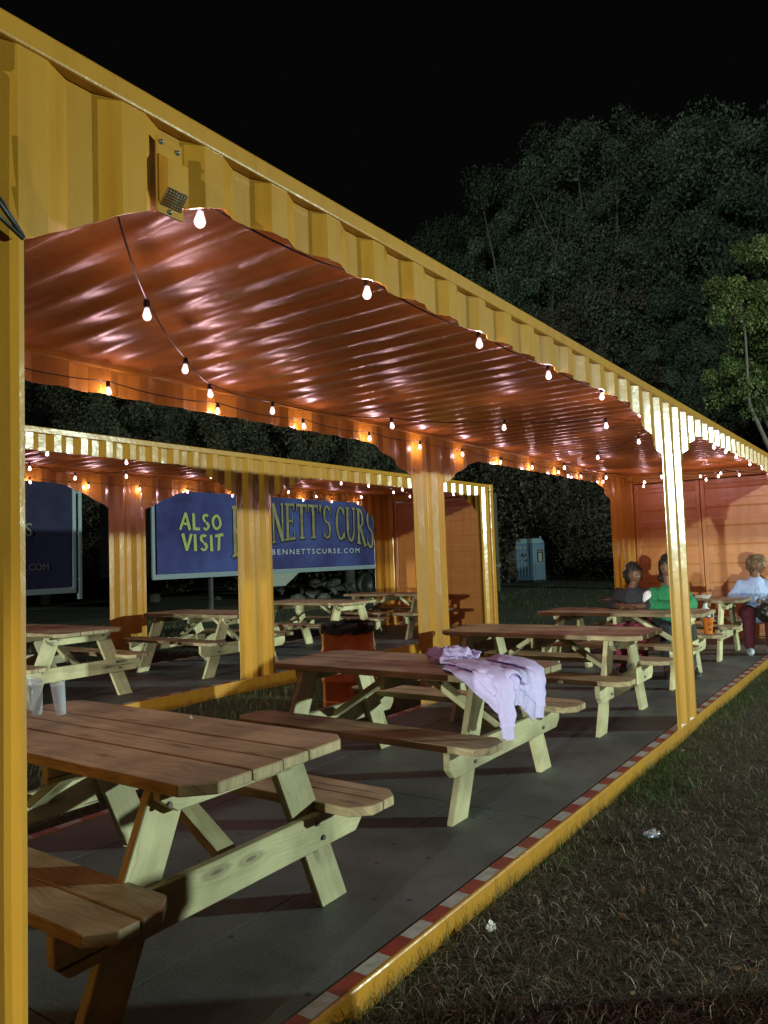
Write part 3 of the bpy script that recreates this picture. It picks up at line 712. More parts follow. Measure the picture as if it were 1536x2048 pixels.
def trailer(label, X, ya, yb, zb_, zt, c1, c2, wheels, frame=False):
    T = empty('box_trailer', (X, ya, GZ), label=label, cat='trailer', group='box trailers behind the containers')
    def P(o): o.data.transform(Matrix.Translation((-X, -ya, -GZ))); return o
    m = MB(); m.bbox((X-2.5, ya, zb_), (X-.03, yb, zt), .03); P(m.build('trailer_body', flat('trailer_skin', (.35, .42, .48), .45), T))
    m = MB(); m.bbox((X-.035, ya-.02, zb_-.09), (X+.05, yb+.02, zb_+.02), .008); m.bbox((X-.035, ya-.02, zt-.06), (X+.045, yb+.02, zt+.05), .008)
    for e in ((ya-.03, ya+.06), (yb-.06, yb+.03)): m.bbox((X-.035, e[0], zb_), (X+.048, e[1], zt), .008)
    if frame: 
        m.bbox((X-.06, yb+.10, zb_-.25), (X+.04, yb+.19, zt+.02), .01)
        for z in (zb_+.2, (zb_+zt)/2, zt-.3): m.bbox((X-.02, yb+.0, z), (X+.03, yb+.12, z+.05), .005)
    P(m.build('side_frame', flat('pale_frame', (.27, .35, .40), .5), T))
    # banner sheet with light wrinkles, standing a little off the side
    m = MB(); ny, nz = 90, 18; vs = []
    for j in range(nz+1):
        for i in range(ny+1):
            y, z = lerp(ya+.12, yb-.1, i/ny), lerp(zb_+.06, zt-.04, j/nz)
            w = .02 + .014*mnoise.noise(Vector((y*1.1, z*.5, X))) + .006*mnoise.noise(Vector((y*5, z*1.4, X)))
            vs.append((X+.02+w, y, z))
    m.add(vs, [(j*(ny+1)+i, j*(ny+1)+i+1, (j+1)*(ny+1)+i+1, (j+1)*(ny+1)+i) for j in range(nz) for i in range(ny)], sm=True)
    P(m.build('banner', banner_mat('banner_print_'+str(int(ya)), c1, c2), T))
    for wy in wheels:
        m = MB(); Mx = Matrix.Rotation(pi/2, 4, 'Y')
        m.lathe([(.0, -.13), (.28, -.13), (.46, -.12), (.50, -.08), (.50, .08), (.46, .12), (.28, .13), (.26, .08), (.0, .07)], 28, c=(X-.35, wy, GZ+.5), M=Mx)
        P(m.build('wheel', BLK, T))
    m = MB(); yl = ya + 2.3; m.box((X-.25, yl-.05, GZ), (X-.15, yl+.05, zb_)); m.box((X-.3, yl-.15, GZ), (X-.1, yl+.15, GZ+.03)); P(m.build('landing_leg', DGRY, T))
    return T, P
XR, XL = -16.0, -15.0
TR, PR_ = trailer('long box trailer with a blue banner reading ALSO VISIT BENNETT\'S CURSE', XR, 12.50, 25.2, 1.13, 3.72, (.045, .042, .15), (.085, .11, .34), (22.9, 24.1))
a = TR
GOLD = flat('gold_lettering', (.30, .26, .13), .6, noise=.3, scale=4); SHD = flat('letter_shadow', (.012, .012, .02), .7); LIME = flat('lime_lettering', (.45, .50, .16), .6, noise=.15)
PALE = flat('pale_lettering', (.55, .58, .68), .6)
XB = XR + .075
def brush(ch):
    """rough hand painted capitals"""
    l = Lett(); w = .20
    if ch == 'A': l.bar((.03, 0), (.36, 1), .17, .15); l.bar((.36, 1), (.66, 0), .15, .19); l.bar((.17, .34), (.54, .36), .14); wd = .70
    elif ch == 'L': l.bar((.14, 1), (.12, 0), .18, .2); l.bar((.08, .09), (.52, .12), .19, .16); wd = .56
    elif ch == 'S': l.arc((.3, .74), .26, .27, 35, 270, .18, .8); l.arc((.3, .26), .27, .27, -145, 90, .18, .8); wd = .6
    elif ch == 'O': l.arc((.38, .52), .36, .48, 0, 360, .18, .9); wd = .80
    elif ch == 'V': l.bar((.06, 1), (.34, 0), .19, .15); l.bar((.34, .02), (.58, 1), .14, .18); wd = .64
    elif ch == 'I': l.bar((.13, 1), (.11, 0), .17, .20); wd = .26
    elif ch == 'T': l.bar((.0, .90), (.56, .95), .17, .19); l.bar((.28, .84), (.26, 0), .17, .19); wd = .58
    return l.q, wd
for word, za_, zh_, ya_, yw_ in (('ALSO', 2.46, .50, 13.43, 1.64), ('VISIT', 1.84, .50, 13.47, 1.63)):
    tot = sum(brush(c)[1] + .09 for c in word) - .09; o_ = 0
    for ci, c in enumerate(word):
        q, wd = brush(c); m = MB(); tl = (.05, -.04, .03, -.05, .04)[ci]
        for i, quad in enumerate(q):
            m.add([(XB + .0006*(i % 30), ya_ + yw_*(o_ + p.x + tl*(p.y-.5))/tot, za_ + zh_*(p.y + tl*.4) + .012*math.sin(p.x*9+ci)) for p in quad], [(0, 1, 2, 3)])
        PR_(m.build('banner_letter', LIME, a)); o_ += wd + .09
zt_ = lambda t: 3.43 - .20*abs(2*t-1)**3; zb2 = lambda t: 2.22 - .62*abs(2*t-1)**2.2
for dx_, dz_, mm_ in ((.0, -.035, SHD), (.014, 0, GOLD)):
    mbs_ = banner_text_serif("BENNETT'S CURSE", XB, 15.45 + (.05 if dx_ == 0 else 0), 23.6 + (.05 if dx_ == 0 else 0), lambda t: zt_(t)+dz_, lambda t: zb2(t)+dz_*1.3, dx_, None)
    for mb_ in mbs_: PR_(mb_.build('banner_letter', mm_, a))
me = font_mesh('BENNETTSCURSE.COM', .25, .002, 1.3); w_ = max(v.co.x for v in me.vertices); on_x(me, XB, 17.2, 1.68, 4.85/w_); PR_(link('banner_lettering', me, PALE, a))
TL, PL_ = trailer('dark box trailer at left whose banner shows the end of a web address', XL, -2.5, 9.45, .95, 3.56, (.022, .022, .05), (.045, .045, .11), (-1, .3), frame=True)
DUL = flat('dull_lettering', (.16, .16, .13), .7)
me = font_mesh('CURSES', .42, .004); w_ = max(v.co.x for v in me.vertices); on_x(me, XL+.075, 8.36-w_, 2.22); PL_(link('banner_lettering', me, DUL, TL))
me = font_mesh('CURSES.COM', .22, .0); w_ = max(v.co.x for v in me.vertices); on_x(me, XL+.075, 8.75-w_, 1.43); PL_(link('banner_lettering', me, DUL, TL))
m = MB(); m.add([(XR+.03, 16.3, 1.04), (XR+.03, 18.6, 1.04), (XR+.03, 17.9, .62), (XR+.03, 17.0, .62), (XR-.5, 16.3, 1.04), (XR-.5, 18.6, 1.04), (XR-.5, 17.9, .62), (XR-.5, 17.0, .62)],
    [(0,1,2,3),(7,6,5,4),(0,3,7,4),(3,2,6,7),(2,1,5,6)]); PR_(m.build('toolbox', flat('pale_box', (.34, .38, .34), .5), TR))

# ------------------------------------------------------------------ portable toilet
Tt = empty('portable_toilet', (-15.2, 36.1, GZ), math.radians(-10), label='blue grey portable toilet standing in the dark behind the containers', cat='portable toilet')
BLU = flat('toilet_plastic', (.16, .27, .38), .5, noise=.06); BLU2 = flat('toilet_roof_plastic', (.30, .46, .56), .45, noise=.05)
m = MB(); m.bbox((-.56, -.56, .08), (.56, .56, 2.06), .06)
for s in (-1, 1):
    for k in range(5): m.bbox((-.46+k*.2, s*.565-.012, .3), (-.36+k*.2, s*.565+.012, 1.9), .008)
m.build('cabin', BLU, Tt)
m = MB(); m.bbox((-.62, -.62, 0), (.62, .62, .12), .02); m.build('skid_base', flat('toilet_base', (.03, .05, .05), .6), Tt)
m = MB(); bm = bmesh.new(); bmesh.ops.create_cube(bm, size=1)
for v in bm.verts:
    t_ = 1.18 if v.co.z < 0 else 1.0; v.co = Vector((v.co.x*t_, v.co.y*t_, 2.0 + (v.co.z+.5)*.30))
bmesh.ops.bevel(bm, geom=bm.edges[:], offset=.06, segments=3, affect='EDGES'); m.addbm(bm, sm=False); m.build('roof', BLU2, Tt)
m = MB(); m.tube([(.4, .4, 2.2), (.4, .4, 2.42)], .06, 10); m.build('vent_pipe', BLU2, Tt)
m = MB(); m.bbox((.565, -.40, .14), (.60, .42, 1.98), .02); m.build('door', flat('door_plastic', (.19, .3, .42), .5), Tt)
m = MB(); m.box((-.52, -.592, 1.80), (-.12, -.578, 1.88)); m.box((.0, -.592, 1.80), (.14, -.578, 1.88)); m.build('name_plate', WHT, Tt)
m = MB(); m.box((.601, -.26, 1.05), (.607, .28, 1.70)); m.build('sign_board', BLK, Tt)
me = font_mesh('BANKNER', .11, .004)
for v in me.vertices: v.co = Vector((.612, -.22 + v.co.x*.86, 1.58 + v.co.y))
link('sign_lettering', me, WHT, Tt)
m = MB(); m.box((.608, -.16, 1.08), (.612, .16, 1.53)); m.build('sign_panel', WHT, Tt)

# small utility box on pole at C2 far corner
UB = empty('utility_post', (-12.75, 27.2, GZ), label='thin dark wooden post standing behind the second container corner', cat='post')
m = MB(); m.bbox((-.12, -.12, 0), (.12, .12, 4.1), .01); m.build('post_body', flat('old_wood', (.10, .08, .06), .8), UB)
m = MB(); m.bbox((-.10, -.16, 1.0), (.26, -.10, 1.12), .004); m.build('bracket', flat('pale_bracket', (.45, .45, .42), .5), UB)

# ------------------------------------------------------------------ sweatshirt draped over the table corner
EX, EY, TZ, RR = -.222, 2.685, .7425, .045
def wrap(x, y, h):
    px, py = min(x, EX-RR), max(y, EY+RR); dx, dy = x-px, y-py; dd = math.hypot(dx, dy)
    if dd <= RR*.6: return (x, y, TZ+h)
    ux, uy = dx/dd, dy/dd; s = dd - RR*.6; a = min(1, s/(RR*.9)); ang = a*pi/2
    rad = RR*.6 + RR*.4*math.sin(ang)*1.0
    z = TZ - RR*.35*(1-math.cos(ang)) - max(0, s-RR*.9)
    return (px + ux*(rad + h*math.sin(ang) + .004*a), py + uy*(rad + h*math.sin(ang) + .004*a), z + h*math.cos(ang))
LAV = flat('lavender_fleece', (.55, .49, .84), .9, noise=.07, scale=60, bump=.35, nscale=220)
LAV2 = flat('lavender_rib_knit', (.57, .52, .86), .9, noise=.1, scale=120, bump=.6, nscale=400)
SW = empty('sweatshirt', (-.45, 2.95, TZ), label='lavender sweatshirt draped over the corner of the second table, sleeves hanging down', cat='sweatshirt')
SWo = Vector((-.45, 2.95, TZ))
def fold(x, y, k=1):
    a = (x*.83 - y*.55)          # along the garment
    b = (x*.55 + y*.83)          # across it
    return (.020*abs(mnoise.noise(Vector((a*2.2, b*10, 1)))) + .014*abs(mnoise.noise(Vector((a*6, b*13, 7)))) + .0015*mnoise.noise(Vector((a*30, b*30, 3))))*k
A0 = Vector((-.82, 3.13)); A1 = Vector((-.075, 2.60)); AX = (A1-A0); AL = AX.length; AX.normalize(); AN = Vector((-AX.y, AX.x))
def sheet(s0, s1, wf, nu, nv, k=1, h0=.006, layer=0):
    m = MB(); vs = []
    for i in range(nu+1):
        s = lerp(s0, s1, i/nu); wl, wr = wf(s)
        for j in range(nv+1):
            t = lerp(-wl, wr, j/nv); p = A0 + AX*(s*AL) + AN*t
            p += AN*.012*mnoise.noise(Vector((s*9, t*4, layer))) + AX*.02*mnoise.noise(Vector((t*11, 3.1, layer)))
            ed = min(1, min(j, nv-j)/3)
            pl = max(0, s-.62)*.10*math.sin(t*46 + 2.4*mnoise.noise(Vector((s*3, t*5, 9))))
            vs.append(Vector(wrap(p.x, p.y, h0 + fold(p.x, p.y, k)*(.35+.65*ed) + abs(pl)*.35)) - SWo)
    m.add(vs, [(i*(nv+1)+j, (i+1)*(nv+1)+j, (i+1)*(nv+1)+j+1, i*(nv+1)+j+1) for i in range(nu) for j in range(nv)], sm=True)
    return m
def wf_body(s):
    b = .10 + .15*min(1, max(0, (s-.05)/.25)); return (b*.9, b*1.15)
o = sheet(.03, .90, wf_body, 60, 52, 1.1).build('torso_front', LAV, SW); so = o.modifiers.new('s', 'SOLIDIFY'); so.thickness = .007; so.offset = 1
o = sheet(.86, .955, lambda s: (.20, .245), 8, 60, .8, .016).build('hem_band', LAV2, SW); so = o.modifiers.new('s', 'SOLIDIFY'); so.thickness = .008; so.offset = 1
o = sheet(.10, .80, lambda s: (.15, .08), 40, 26, 1.2, .026, 5).build('torso_back', LAV, SW); so = o.modifiers.new('s', 'SOLIDIFY'); so.thickness = .005; so.offset = 1
def sleeve(name, path, w, th, wdir, m_, seed, cuff=0):
    """flattened knit tube following a path in space; w, th: half width and half thickness at both ends"""
    P_ = [Vector(p) for p in path]; K_ = 14; n = 22; pts = []
    for i in range(len(P_)-1):
        a, b, c, d_ = P_[max(0, i-1)], P_[i], P_[i+1], P_[min(len(P_)-1, i+2)]
        for k in range(K_):
            t = k/K_; pts.append(.5*((2*b) + (c-a)*t + (2*a-5*b+4*c-d_)*t*t + (3*b-a-3*c+d_)*t*t*t))
    pts.append(P_[-1]); L_ = len(pts); vs = []
    for i, p in enumerate(pts):
        t = (pts[min(i+1, L_-1)] - pts[max(0, i-1)]).normalized(); A = Vector(wdir); A = (A - t*A.dot(t)).normalized(); B = t.cross(A); f = i/(L_-1)
        ww, hh = lerp(w[0], w[1], f), lerp(th[0], th[1], f); rp = 1 + (0 if cuff else .10*math.sin(i*.62+seed) + .12*mnoise.noise(Vector((i*.16, seed, 0))))
        for k in range(n):
            a = 2*pi*k/n; fo = (.10*math.sin(3*a + i*.11 + seed) + .14*mnoise.noise(Vector((math.cos(a)*1.6, math.sin(a)*1.6, i*.09+seed)))) if not cuff else .05*math.sin(11*a)
            vs.append(p + A*math.cos(a)*ww*rp*(1+fo*.6) + B*math.sin(a)*hh*(1+fo) - SWo)
    fs = [(i*n+k, i*n+(k+1) % n, (i+1)*n+(k+1) % n, (i+1)*n+k) for i in range(L_-1) for k in range(n)] + [tuple(range(n))[::-1]]
    m = MB(); m.add(vs, fs, sm=True); return m.build(name, m_, SW)
sleeve('sleeve', [(-.62, 2.90, .772), (-.46, 2.79, .776), (-.33, 2.70, .772), (-.262, 2.646, .725), (-.243, 2.628, .62), (-.238, 2.622, .50)], (.075, .043), (.024, .021), (.75, .66, 0), LAV, 1)
sleeve('cuff', [(-.238, 2.622, .505), (-.236, 2.620, .47), (-.235, 2.620, .435)], (.036, .033), (.021, .019), (.75, .66, 0), LAV2, 2, 1)
sleeve('sleeve', [(-.58, 3.19, .772), (-.42, 3.10, .778), (-.28, 3.00, .776), (-.195, 2.945, .735), (-.178, 2.915, .64), (-.174, 2.895, .565)], (.07, .044), (.024, .021), (.25, .96, 0), LAV, 4)
sleeve('cuff', [(-.174, 2.896, .57), (-.173, 2.890, .54), (-.172, 2.885, .505)], (.037, .034), (.021, .019), (.25, .96, 0), LAV2, 5, 1)
m = MB(); bm = bmesh.new(); bmesh.ops.create_icosphere(bm, subdivisions=5, radius=1)
for v in bm.verts:
    c = v.co.copy(); k = 1 + .42*mnoise.noise(c*1.5 + Vector((3, 1, 0))) + .28*abs(mnoise.noise(Vector((c.x*2.2, c.y*5, c.z*4))))
    v.co = Vector((c.x*.155*k, c.y*.13*k, max(-.01, (c.z*.05*k + .022)*(1 + .6*mnoise.noise(c*2.6)))))
m.addbm(bm, sm=True, M=Matrix.Translation(Vector((-.88, 3.16, TZ+.004)) - SWo)); m.build('hood', LAV, SW)

# ------------------------------------------------------------------ clear cups on the nearest table
def cup_mat():
    m, nt, b = mat('clear_plastic'); b.inputs['Base Color'].default_value = (.75, .85, 1, 1); b.inputs['Roughness'].default_value = .12
    b.inputs['Alpha'].default_value = .28; b.inputs['Specular IOR Level'].default_value = .9; return m
CUP = cup_mat()
cup0 = None
for i, (x, y, tx, ty, lb) in enumerate([(-1.66, .93, .02, -.17, 'clear plastic cup on the nearest table, farthest right of three'), (-1.79, .89, .03, -.15, 'clear plastic cup on the nearest table, the tall middle one of three'),
                          (-1.93, .93, .0, -.14, 'clear plastic cup on the nearest table, leaning against the other two')]):
    m = MB(); m.lathe([(.0, .002), (.021, .002), (.022, .006), (.027, .07), (.032, .145), (.0345, .150), (.034, .153), (.031, .150), (.0255, .07), (.020, .008), (0, .006)], 20)
    if cup0 is None: cup0 = m.mesh('plastic_cup')
    o = link('plastic_cup', cup0, CUP, None, label=lb, cat='cup', group='clear cups on the nearest table'); o.location = (x, y, .745); o.rotation_euler = (tx, ty, i*2.)
    o.location.z += .004

# ------------------------------------------------------------------ cup with pumpkin face, bottle, tray
Pk = empty('pumpkin_bucket', (-.38, 8.02, .442), label='orange paper cup with a grinning pumpkin face on the bench end behind the post', cat='cup')
m = MB(); m.lathe([(0, 0), (.040, 0), (.042, .004), (.058, .17), (.061, .172), (.061, .180), (.056, .180), (.040, .006), (0, .006)], 28); m.build('cup_body', flat('orange_cup', (.72, .19, .03), .5), Pk)
m = MB()
def face_pt(a, z): r_ = .0425 + (z-.004)*.0965 + .0012; return (r_*math.cos(a), r_*math.sin(a), z)
fa = -.9
for s in (-1, 1):
    m.add([face_pt(fa+s*.18, .105), face_pt(fa+s*.52, .105), face_pt(fa+s*.30, .135)], [(0,1,2)])
m.add([face_pt(fa-.07, .085), face_pt(fa+.07, .085), face_pt(fa, .10)], [(0,1,2)])
for k in range(8):
    a, b = lerp(-.62, .62, k/8), lerp(-.62, .62, (k+1)/8); za, zb_ = .040+.07*a*a, .040+.07*b*b; th = .014
    m.add([face_pt(fa+a, za), face_pt(fa+b, zb_), face_pt(fa+b, zb_+th*(1-b*b*1.4)), face_pt(fa+a, za+th*(1-a*a*1.4))], [(0,1,2,3)])
m.build('printed_face', BLK, Pk)
Bt = empty('water_jug', (-.62, 9.02, .442), label='tall white jug with handle standing on the bench end by the red wall table', cat='jug')
m = MB(); m.lathe([(0, 0), (.058, 0), (.062, .01), (.062, .17), (.055, .20), (.03, .225), (.022, .235), (.022, .245)], 24); m.build('jug_body', flat('white_plastic', (.62, .70, .78), .45), Bt)
m = MB(); m.lathe([(.0, .275), (.025, .275), (.027, .27), (.027, .243), (0, .243)], 20); m.build('cap', flat('pale_cap', (.6, .75, .7), .5), Bt)
m = MB(); m.tube([(.055, 0, .06), (.085, 0, .08), (.092, 0, .13), (.08, 0, .18), (.05, 0, .195)], .009, 8); m.build('handle', flat('grey_plastic', (.4, .42, .45), .5), Bt)
Fd = empty('food_tray', (-.80, 9.62, .741), label='small open food tray with wrappers on the table by the red wall', cat='tray')
m = MB(); vs = [(-.09,-.06,.002),(.09,-.06,.002),(.09,.06,.002),(-.09,.06,.002),(-.12,-.085,.045),(.12,-.085,.045),(.12,.085,.045),(-.12,.085,.045)]
m.add(vs, [(0,1,2,3),(0,4,5,1),(1,5,6,2),(2,6,7,3),(3,7,4,0)]); o = m.build('tray_body', flat('paper_tray', (.5, .5, .48), .7), Fd); o.modifiers.new('s', 'SOLIDIFY').thickness = .003
m = MB(); bm = bmesh.new(); bmesh.ops.create_icosphere(bm, subdivisions=3, radius=1)
for v in bm.verts: k = 1+.5*mnoise.noise(v.co*3); v.co = Vector((v.co.x*.08*k, v.co.y*.05*k, .02+v.co.z*.03*k))
m.addbm(bm, sm=True); m.build('wrapper', flat('tan_food', (.4, .25, .1), .6), Fd)

# ------------------------------------------------------------------ people
def skin_mesh(name, nodes, edges, sub=2, root=0, k=.022):
    """nodes: (x,y,z,r) joined by edges -> one smooth surface: tapered limbs blended at the joints, contoured on a fine grid"""
    P_ = np.array([n[:3] for n in nodes], dtype=np.float32); Rr = np.array([(sum(n[3])/2 if isinstance(n[3], tuple) else n[3]) for n in nodes], dtype=np.float32)
    h = .0065 if sub == 2 else .009
    lo = (P_ - Rr[:, None]).min(0) - 3*h; hi = (P_ + Rr[:, None]).max(0) + 3*h; dim = np.ceil((hi-lo)/h).astype(int) + 1
    F = np.full(dim, 1., np.float32)
    for a, b in edges:
        pa, pb, ra, rb = P_[a], P_[b], Rr[a], Rr[b]; mg = max(ra, rb) + k*2 + h
        i0 = np.maximum(np.floor((np.minimum(pa, pb)-mg-lo)/h).astype(int), 0); i1 = np.minimum(np.ceil((np.maximum(pa, pb)+mg-lo)/h).astype(int)+1, dim)
        gx, gy, gz = [lo[c] + h*np.arange(i0[c], i1[c], dtype=np.float32) for c in range(3)]
        dx, dy, dz = gx[:, None, None]-pa[0], gy[None, :, None]-pa[1], gz[None, None, :]-pa[2]
        ab = pb-pa; L2 = float(ab@ab) + 1e-9; t = np.clip((dx*ab[0]+dy*ab[1]+dz*ab[2])/L2, 0, 1)
        ds = np.sqrt((dx-t*ab[0])**2+(dy-t*ab[1])**2+(dz-t*ab[2])**2) - (ra + (rb-ra)*t)
        S_ = F[i0[0]:i1[0], i0[1]:i1[1], i0[2]:i1[2]]; kk = min(k, .6*min(ra, rb) + .002)
        q = np.maximum(kk - np.abs(S_-ds), 0)/kk; S_[...] = np.minimum(S_, ds) - q*q*kk*.25
    I = F < 0; nx, ny, nz = dim
    acc = np.zeros((nx-1, ny-1, nz-1, 3), np.float32); cnt = np.zeros((nx-1, ny-1, nz-1), np.float32)
    cor = [(x, y, z) for x in (0, 1) for y in (0, 1) for z in (0, 1)]
    for c in cor:
        for ax in range(3):
            if c[ax]: continue
            e = list(c); e[ax] = 1; sl = lambda q: tuple(slice(q[i], q[i]+dim[i]-1) for i in range(3))
            f0, f1 = F[sl(c)], F[sl(e)]; ch = (f0 < 0) != (f1 < 0); t = np.where(ch, f0/np.where(ch, f0-f1, 1), 0)
            for i in range(3): acc[..., i] += np.where(ch, c[i] + (t if i == ax else 0), 0)
            cnt += ch
    act = cnt > 0; ids = np.full(act.shape, -1, np.int64); ids[act] = np.arange(act.sum()); ii = np.argwhere(act)
    V_ = lo + h*(ii + acc[act]/cnt[act][:, None]); fs = []
    for ax in range(3):
        u, v = (ax+1) % 3, (ax+2) % 3
        s0 = [slice(1, -1)]*3; s1 = [slice(1, -1)]*3; s0[ax] = slice(0, -1); s1[ax] = slice(1, None)
        A, B = I[tuple(s0)], I[tuple(s1)]
        for flip in (0, 1):
            e = np.argwhere((A & ~B) if not flip else (~A & B)); 
            for c in range(3):
                if c != ax: e[:, c] += 1
            q = []
            for (du, dv) in ((-1, -1), (0, -1), (0, 0), (-1, 0)):
                g = e.copy(); g[:, u] += du; g[:, v] += dv; q.append(ids[g[:, 0], g[:, 1], g[:, 2]])
            q = np.stack(q, 1); fs.append(q[:, ::-1] if flip else q)
    fs = np.concatenate(fs); me = bpy.data.meshes.new(name); me.vertices.add(len(V_)); me.vertices.foreach_set('co', V_.astype(np.float32).reshape(-1))
    me.loops.add(len(fs)*4); me.loops.foreach_set('vertex_index', fs.reshape(-1).astype(np.int32)); me.polygons.add(len(fs)); me.polygons.foreach_set('loop_start', (np.arange(len(fs))*4).astype(np.int32))
    me.update(calc_edges=True); bm = bmesh.new(); bm.from_mesh(me)
    bmesh.ops.smooth_vert(bm, verts=bm.verts, factor=.5, use_axis_x=True, use_axis_y=True, use_axis_z=True); bm.to_mesh(me); bm.free(); return me
def head_bm(c, yaw_, pitch_, s=1.0):
    """head with brow, nose, lips, chin, ears; faces local -Y"""
    bm = bmesh.new(); bmesh.ops.create_uvsphere(bm, u_segments=36, v_segments=26, radius=1)
    for v in bm.verts:
        x, y, z = v.co; fx = math.exp(-((x)/.22)**2)
        X_, Y_, Z_ = x*.077, y*.096, z*.118
        if z < -.1: X_ *= 1 - .32*(-z-.1)**1.2; Y_ *= 1 - (.12 if y < 0 else .42)*(-z)
        if y < -.3:
            Y_ -= .026*math.exp(-(x/.16)**2 - ((z+.12)/.16)**2)                     # nose
            Y_ -= .009*math.exp(-(x/.30)**2 - ((z+.45)/.07)**2)                     # lips
            Y_ -= .010*math.exp(-(x/.3)**2 - ((z+.80)/.15)**2)                      # chin
            for e in (-1, 1): Y_ += .013*math.exp(-((x-e*.38)/.17)**2 - ((z-.06)/.10)**2)   # eye sockets
            Y_ -= .005*math.exp(-(x/.7)**2 - ((z-.24)/.07)**2)                      # brow
        if abs(x) > .93: X_ += math.copysign(.012, x)*math.exp(-((z+.02)/.2)**2 - ((y-.05)/.15)**2)*1.5
        v.co = Vector((X_, Y_, Z_))*s
    M = Matrix.Translation(c) @ Matrix.Rotation(yaw_, 4, 'Z') @ Matrix.Rotation(pitch_, 4, 'X')
    return bm, M
def hand_nodes(wrist, dirv, up, side, r=.0085):
    """palm and five unequal fingers, lightly curled"""
    w = Vector(wrist); dv = Vector(dirv).normalized(); u = Vector(up); u = (u - dv*u.dot(dv)).normalized(); sd = dv.cross(u)*side
    n = []; e = []
    palm = w + dv*.05
    n.append((*palm, (.034, .015)))
    for k, (off, ln) in enumerate(((-.030, .068), (-.010, .080), (.010, .076), (.029, .060))):
        b = w + dv*.088 + sd*off; m1 = b + dv*ln*.5 - u*.006; t = b + dv*ln*.9 - u*.028
        i = len(n); n += [(*b, r), (*m1, r*.95), (*t, r*.8)]; e += [(0, i), (i, i+1), (i+1, i+2)]
    b = w + dv*.035 - sd*.038; t = w + dv*.078 - sd*.062 - u*.012; i = len(n); n += [(*b, r*1.15), (*t, r)]; e += [(0, i), (i, i+1)]
    return n, e
def person(label, loc, rz, J, mats, head, clothes, hair, extras=None):
    """J: joint dict in local space, facing -Y"""
    T = empty('person', loc, rz, label=label, cat='person')
    names = list(J); idx = {k: i for i, k in enumerate(names)}; nodes = [J[k] for k in names]
    E_ = [('hips','waist'),('waist','chest'),('chest','neck'),('neck','skull'),('chest','shl'),('chest','shr'),('shl','ell'),('ell','wrl'),('shr','elr'),('elr','wrr'),
          ('hips','hpl'),('hips','hpr'),('hpl','knl'),('knl','anl'),('anl','tol'),('hpr','knr'),('knr','anr'),('anr','tor')]
    ed = [(idx[a], idx[b]) for a, b in E_]
    for wr, el, s in (('wrl', 'ell', 1), ('wrr', 'elr', -1)):
        dv = Vector(J[wr][:3]) - Vector(J[el][:3]); hn, he = hand_nodes(J[wr][:3], dv, (0, 0, 1), s); b = len(nodes)
        nodes += hn; ed += [(idx[wr], b)] + [(b+x, b+y) for x, y in he]
    body = skin_mesh('body', nodes, ed, 2)
    bm = bmesh.new(); bm.from_mesh(body); hb, M = head_bm(Vector(head[0]), head[1], head[2])
    hb.verts.index_update(); mp = [bm.verts.new(M @ v.co) for v in hb.verts]
    for f in hb.faces: bm.faces.new([mp[v.index] for v in f.verts]).smooth = True
    # eyes
    for e in (-1, 1):
        q = bmesh.ops.create_uvsphere(bm, u_segments=10, v_segments=8, radius=.0125, matrix=M @ Matrix.Translation((e*.029, -.077, .008)))
        for v in q['verts']:
            for f in v.link_faces: f.material_index = 1
    hb.free(); bm.to_mesh(body); bm.free()
    for p in body.polygons: p.use_smooth = True
    link('body', body, [mats['skin'], EYE], T)
    for nm, chains, m_, grow in clothes:
        ns = []; es = []; seen = {}
        for ch in chains:
            prev = None
            for item in ch:
                if isinstance(item, tuple): a, b, f = item; pa, pb = J[a], J[b]; ra = pa[3] if not isinstance(pa[3], tuple) else pa[3][0]; rb = pb[3] if not isinstance(pb[3], tuple) else pb[3][0]; nd = tuple(lerp(pa[i], pb[i], f) for i in range(3)) + (lerp(ra, rb, f)+grow,)
                else:
                    pa = J[item]; r_ = pa[3]; nd = tuple(pa[:3]) + (((r_[0]+grow, r_[1]+grow) if isinstance(r_, tuple) else r_+grow),)
                if item not in seen: seen[item] = len(ns); ns.append(nd)
                if prev is not None: es.append((prev, seen[item]))
                prev = seen[item]
        cm = skin_mesh(nm, ns, es, 3)
        nr = [v.normal.copy() for v in cm.vertices]; cs_ = []
        for v, q in zip(cm.vertices, nr):
            cs_ += (v.co + q*(mnoise.noise(v.co*9)*.012 + abs(mnoise.noise(v.co*22))*.008))[:]
        cm.vertices.foreach_set('co', cs_); cm.update()
        for p in cm.polygons: p.use_smooth = True
        link(nm, cm, m_, T)
    # hair: cap of lumpy strands round the skull plus optional fall
    hb = bmesh.new(); bmesh.ops.create_icosphere(hb, subdivisions=4, radius=1)
    for v in list(hb.verts):
        c = v.co
        if c.y < -.35 and c.z < .45 - .2*abs(c.x): hb.verts.remove(v)
        elif c.z < hair[1] and c.y < .2: hb.verts.remove(v)
    for v in hb.verts:
        c = v.co.copy(); k = 1.05 + .20*mnoise.noise(Vector((c.x*5, c.y*3, c.z*5))) + .10*mnoise.noise(c*14)
        v.co = Vector((c.x*.092*k, c.y*.110*k + .008, c.z*.128*k + .006 - (hair[2] if c.z < -.2 else 0)*(-c.z)))
    m = MB(); m.addbm(hb, sm=True, M=M)
    for (hp, hr) in hair[3]:
        bm2 = bmesh.new(); bmesh.ops.create_icosphere(bm2, subdivisions=4, radius=1)
        for v in bm2.verts: v.co *= hr*(1 + .28*mnoise.noise(v.co*3.1 + Vector(hp)*30) + .14*mnoise.noise(v.co*8))
        m.addbm(bm2, sm=True, M=M @ Matrix.Translation(hp))
    o = m.build('hair', hair[0], T); o.modifiers.new('s', 'SOLIDIFY').thickness = .006
    for nm, mb_, m_ in (extras or []): mb_.build(nm, m_, T)
    return T
EYE = flat('eye_brown', (.05, .04, .035), .35)
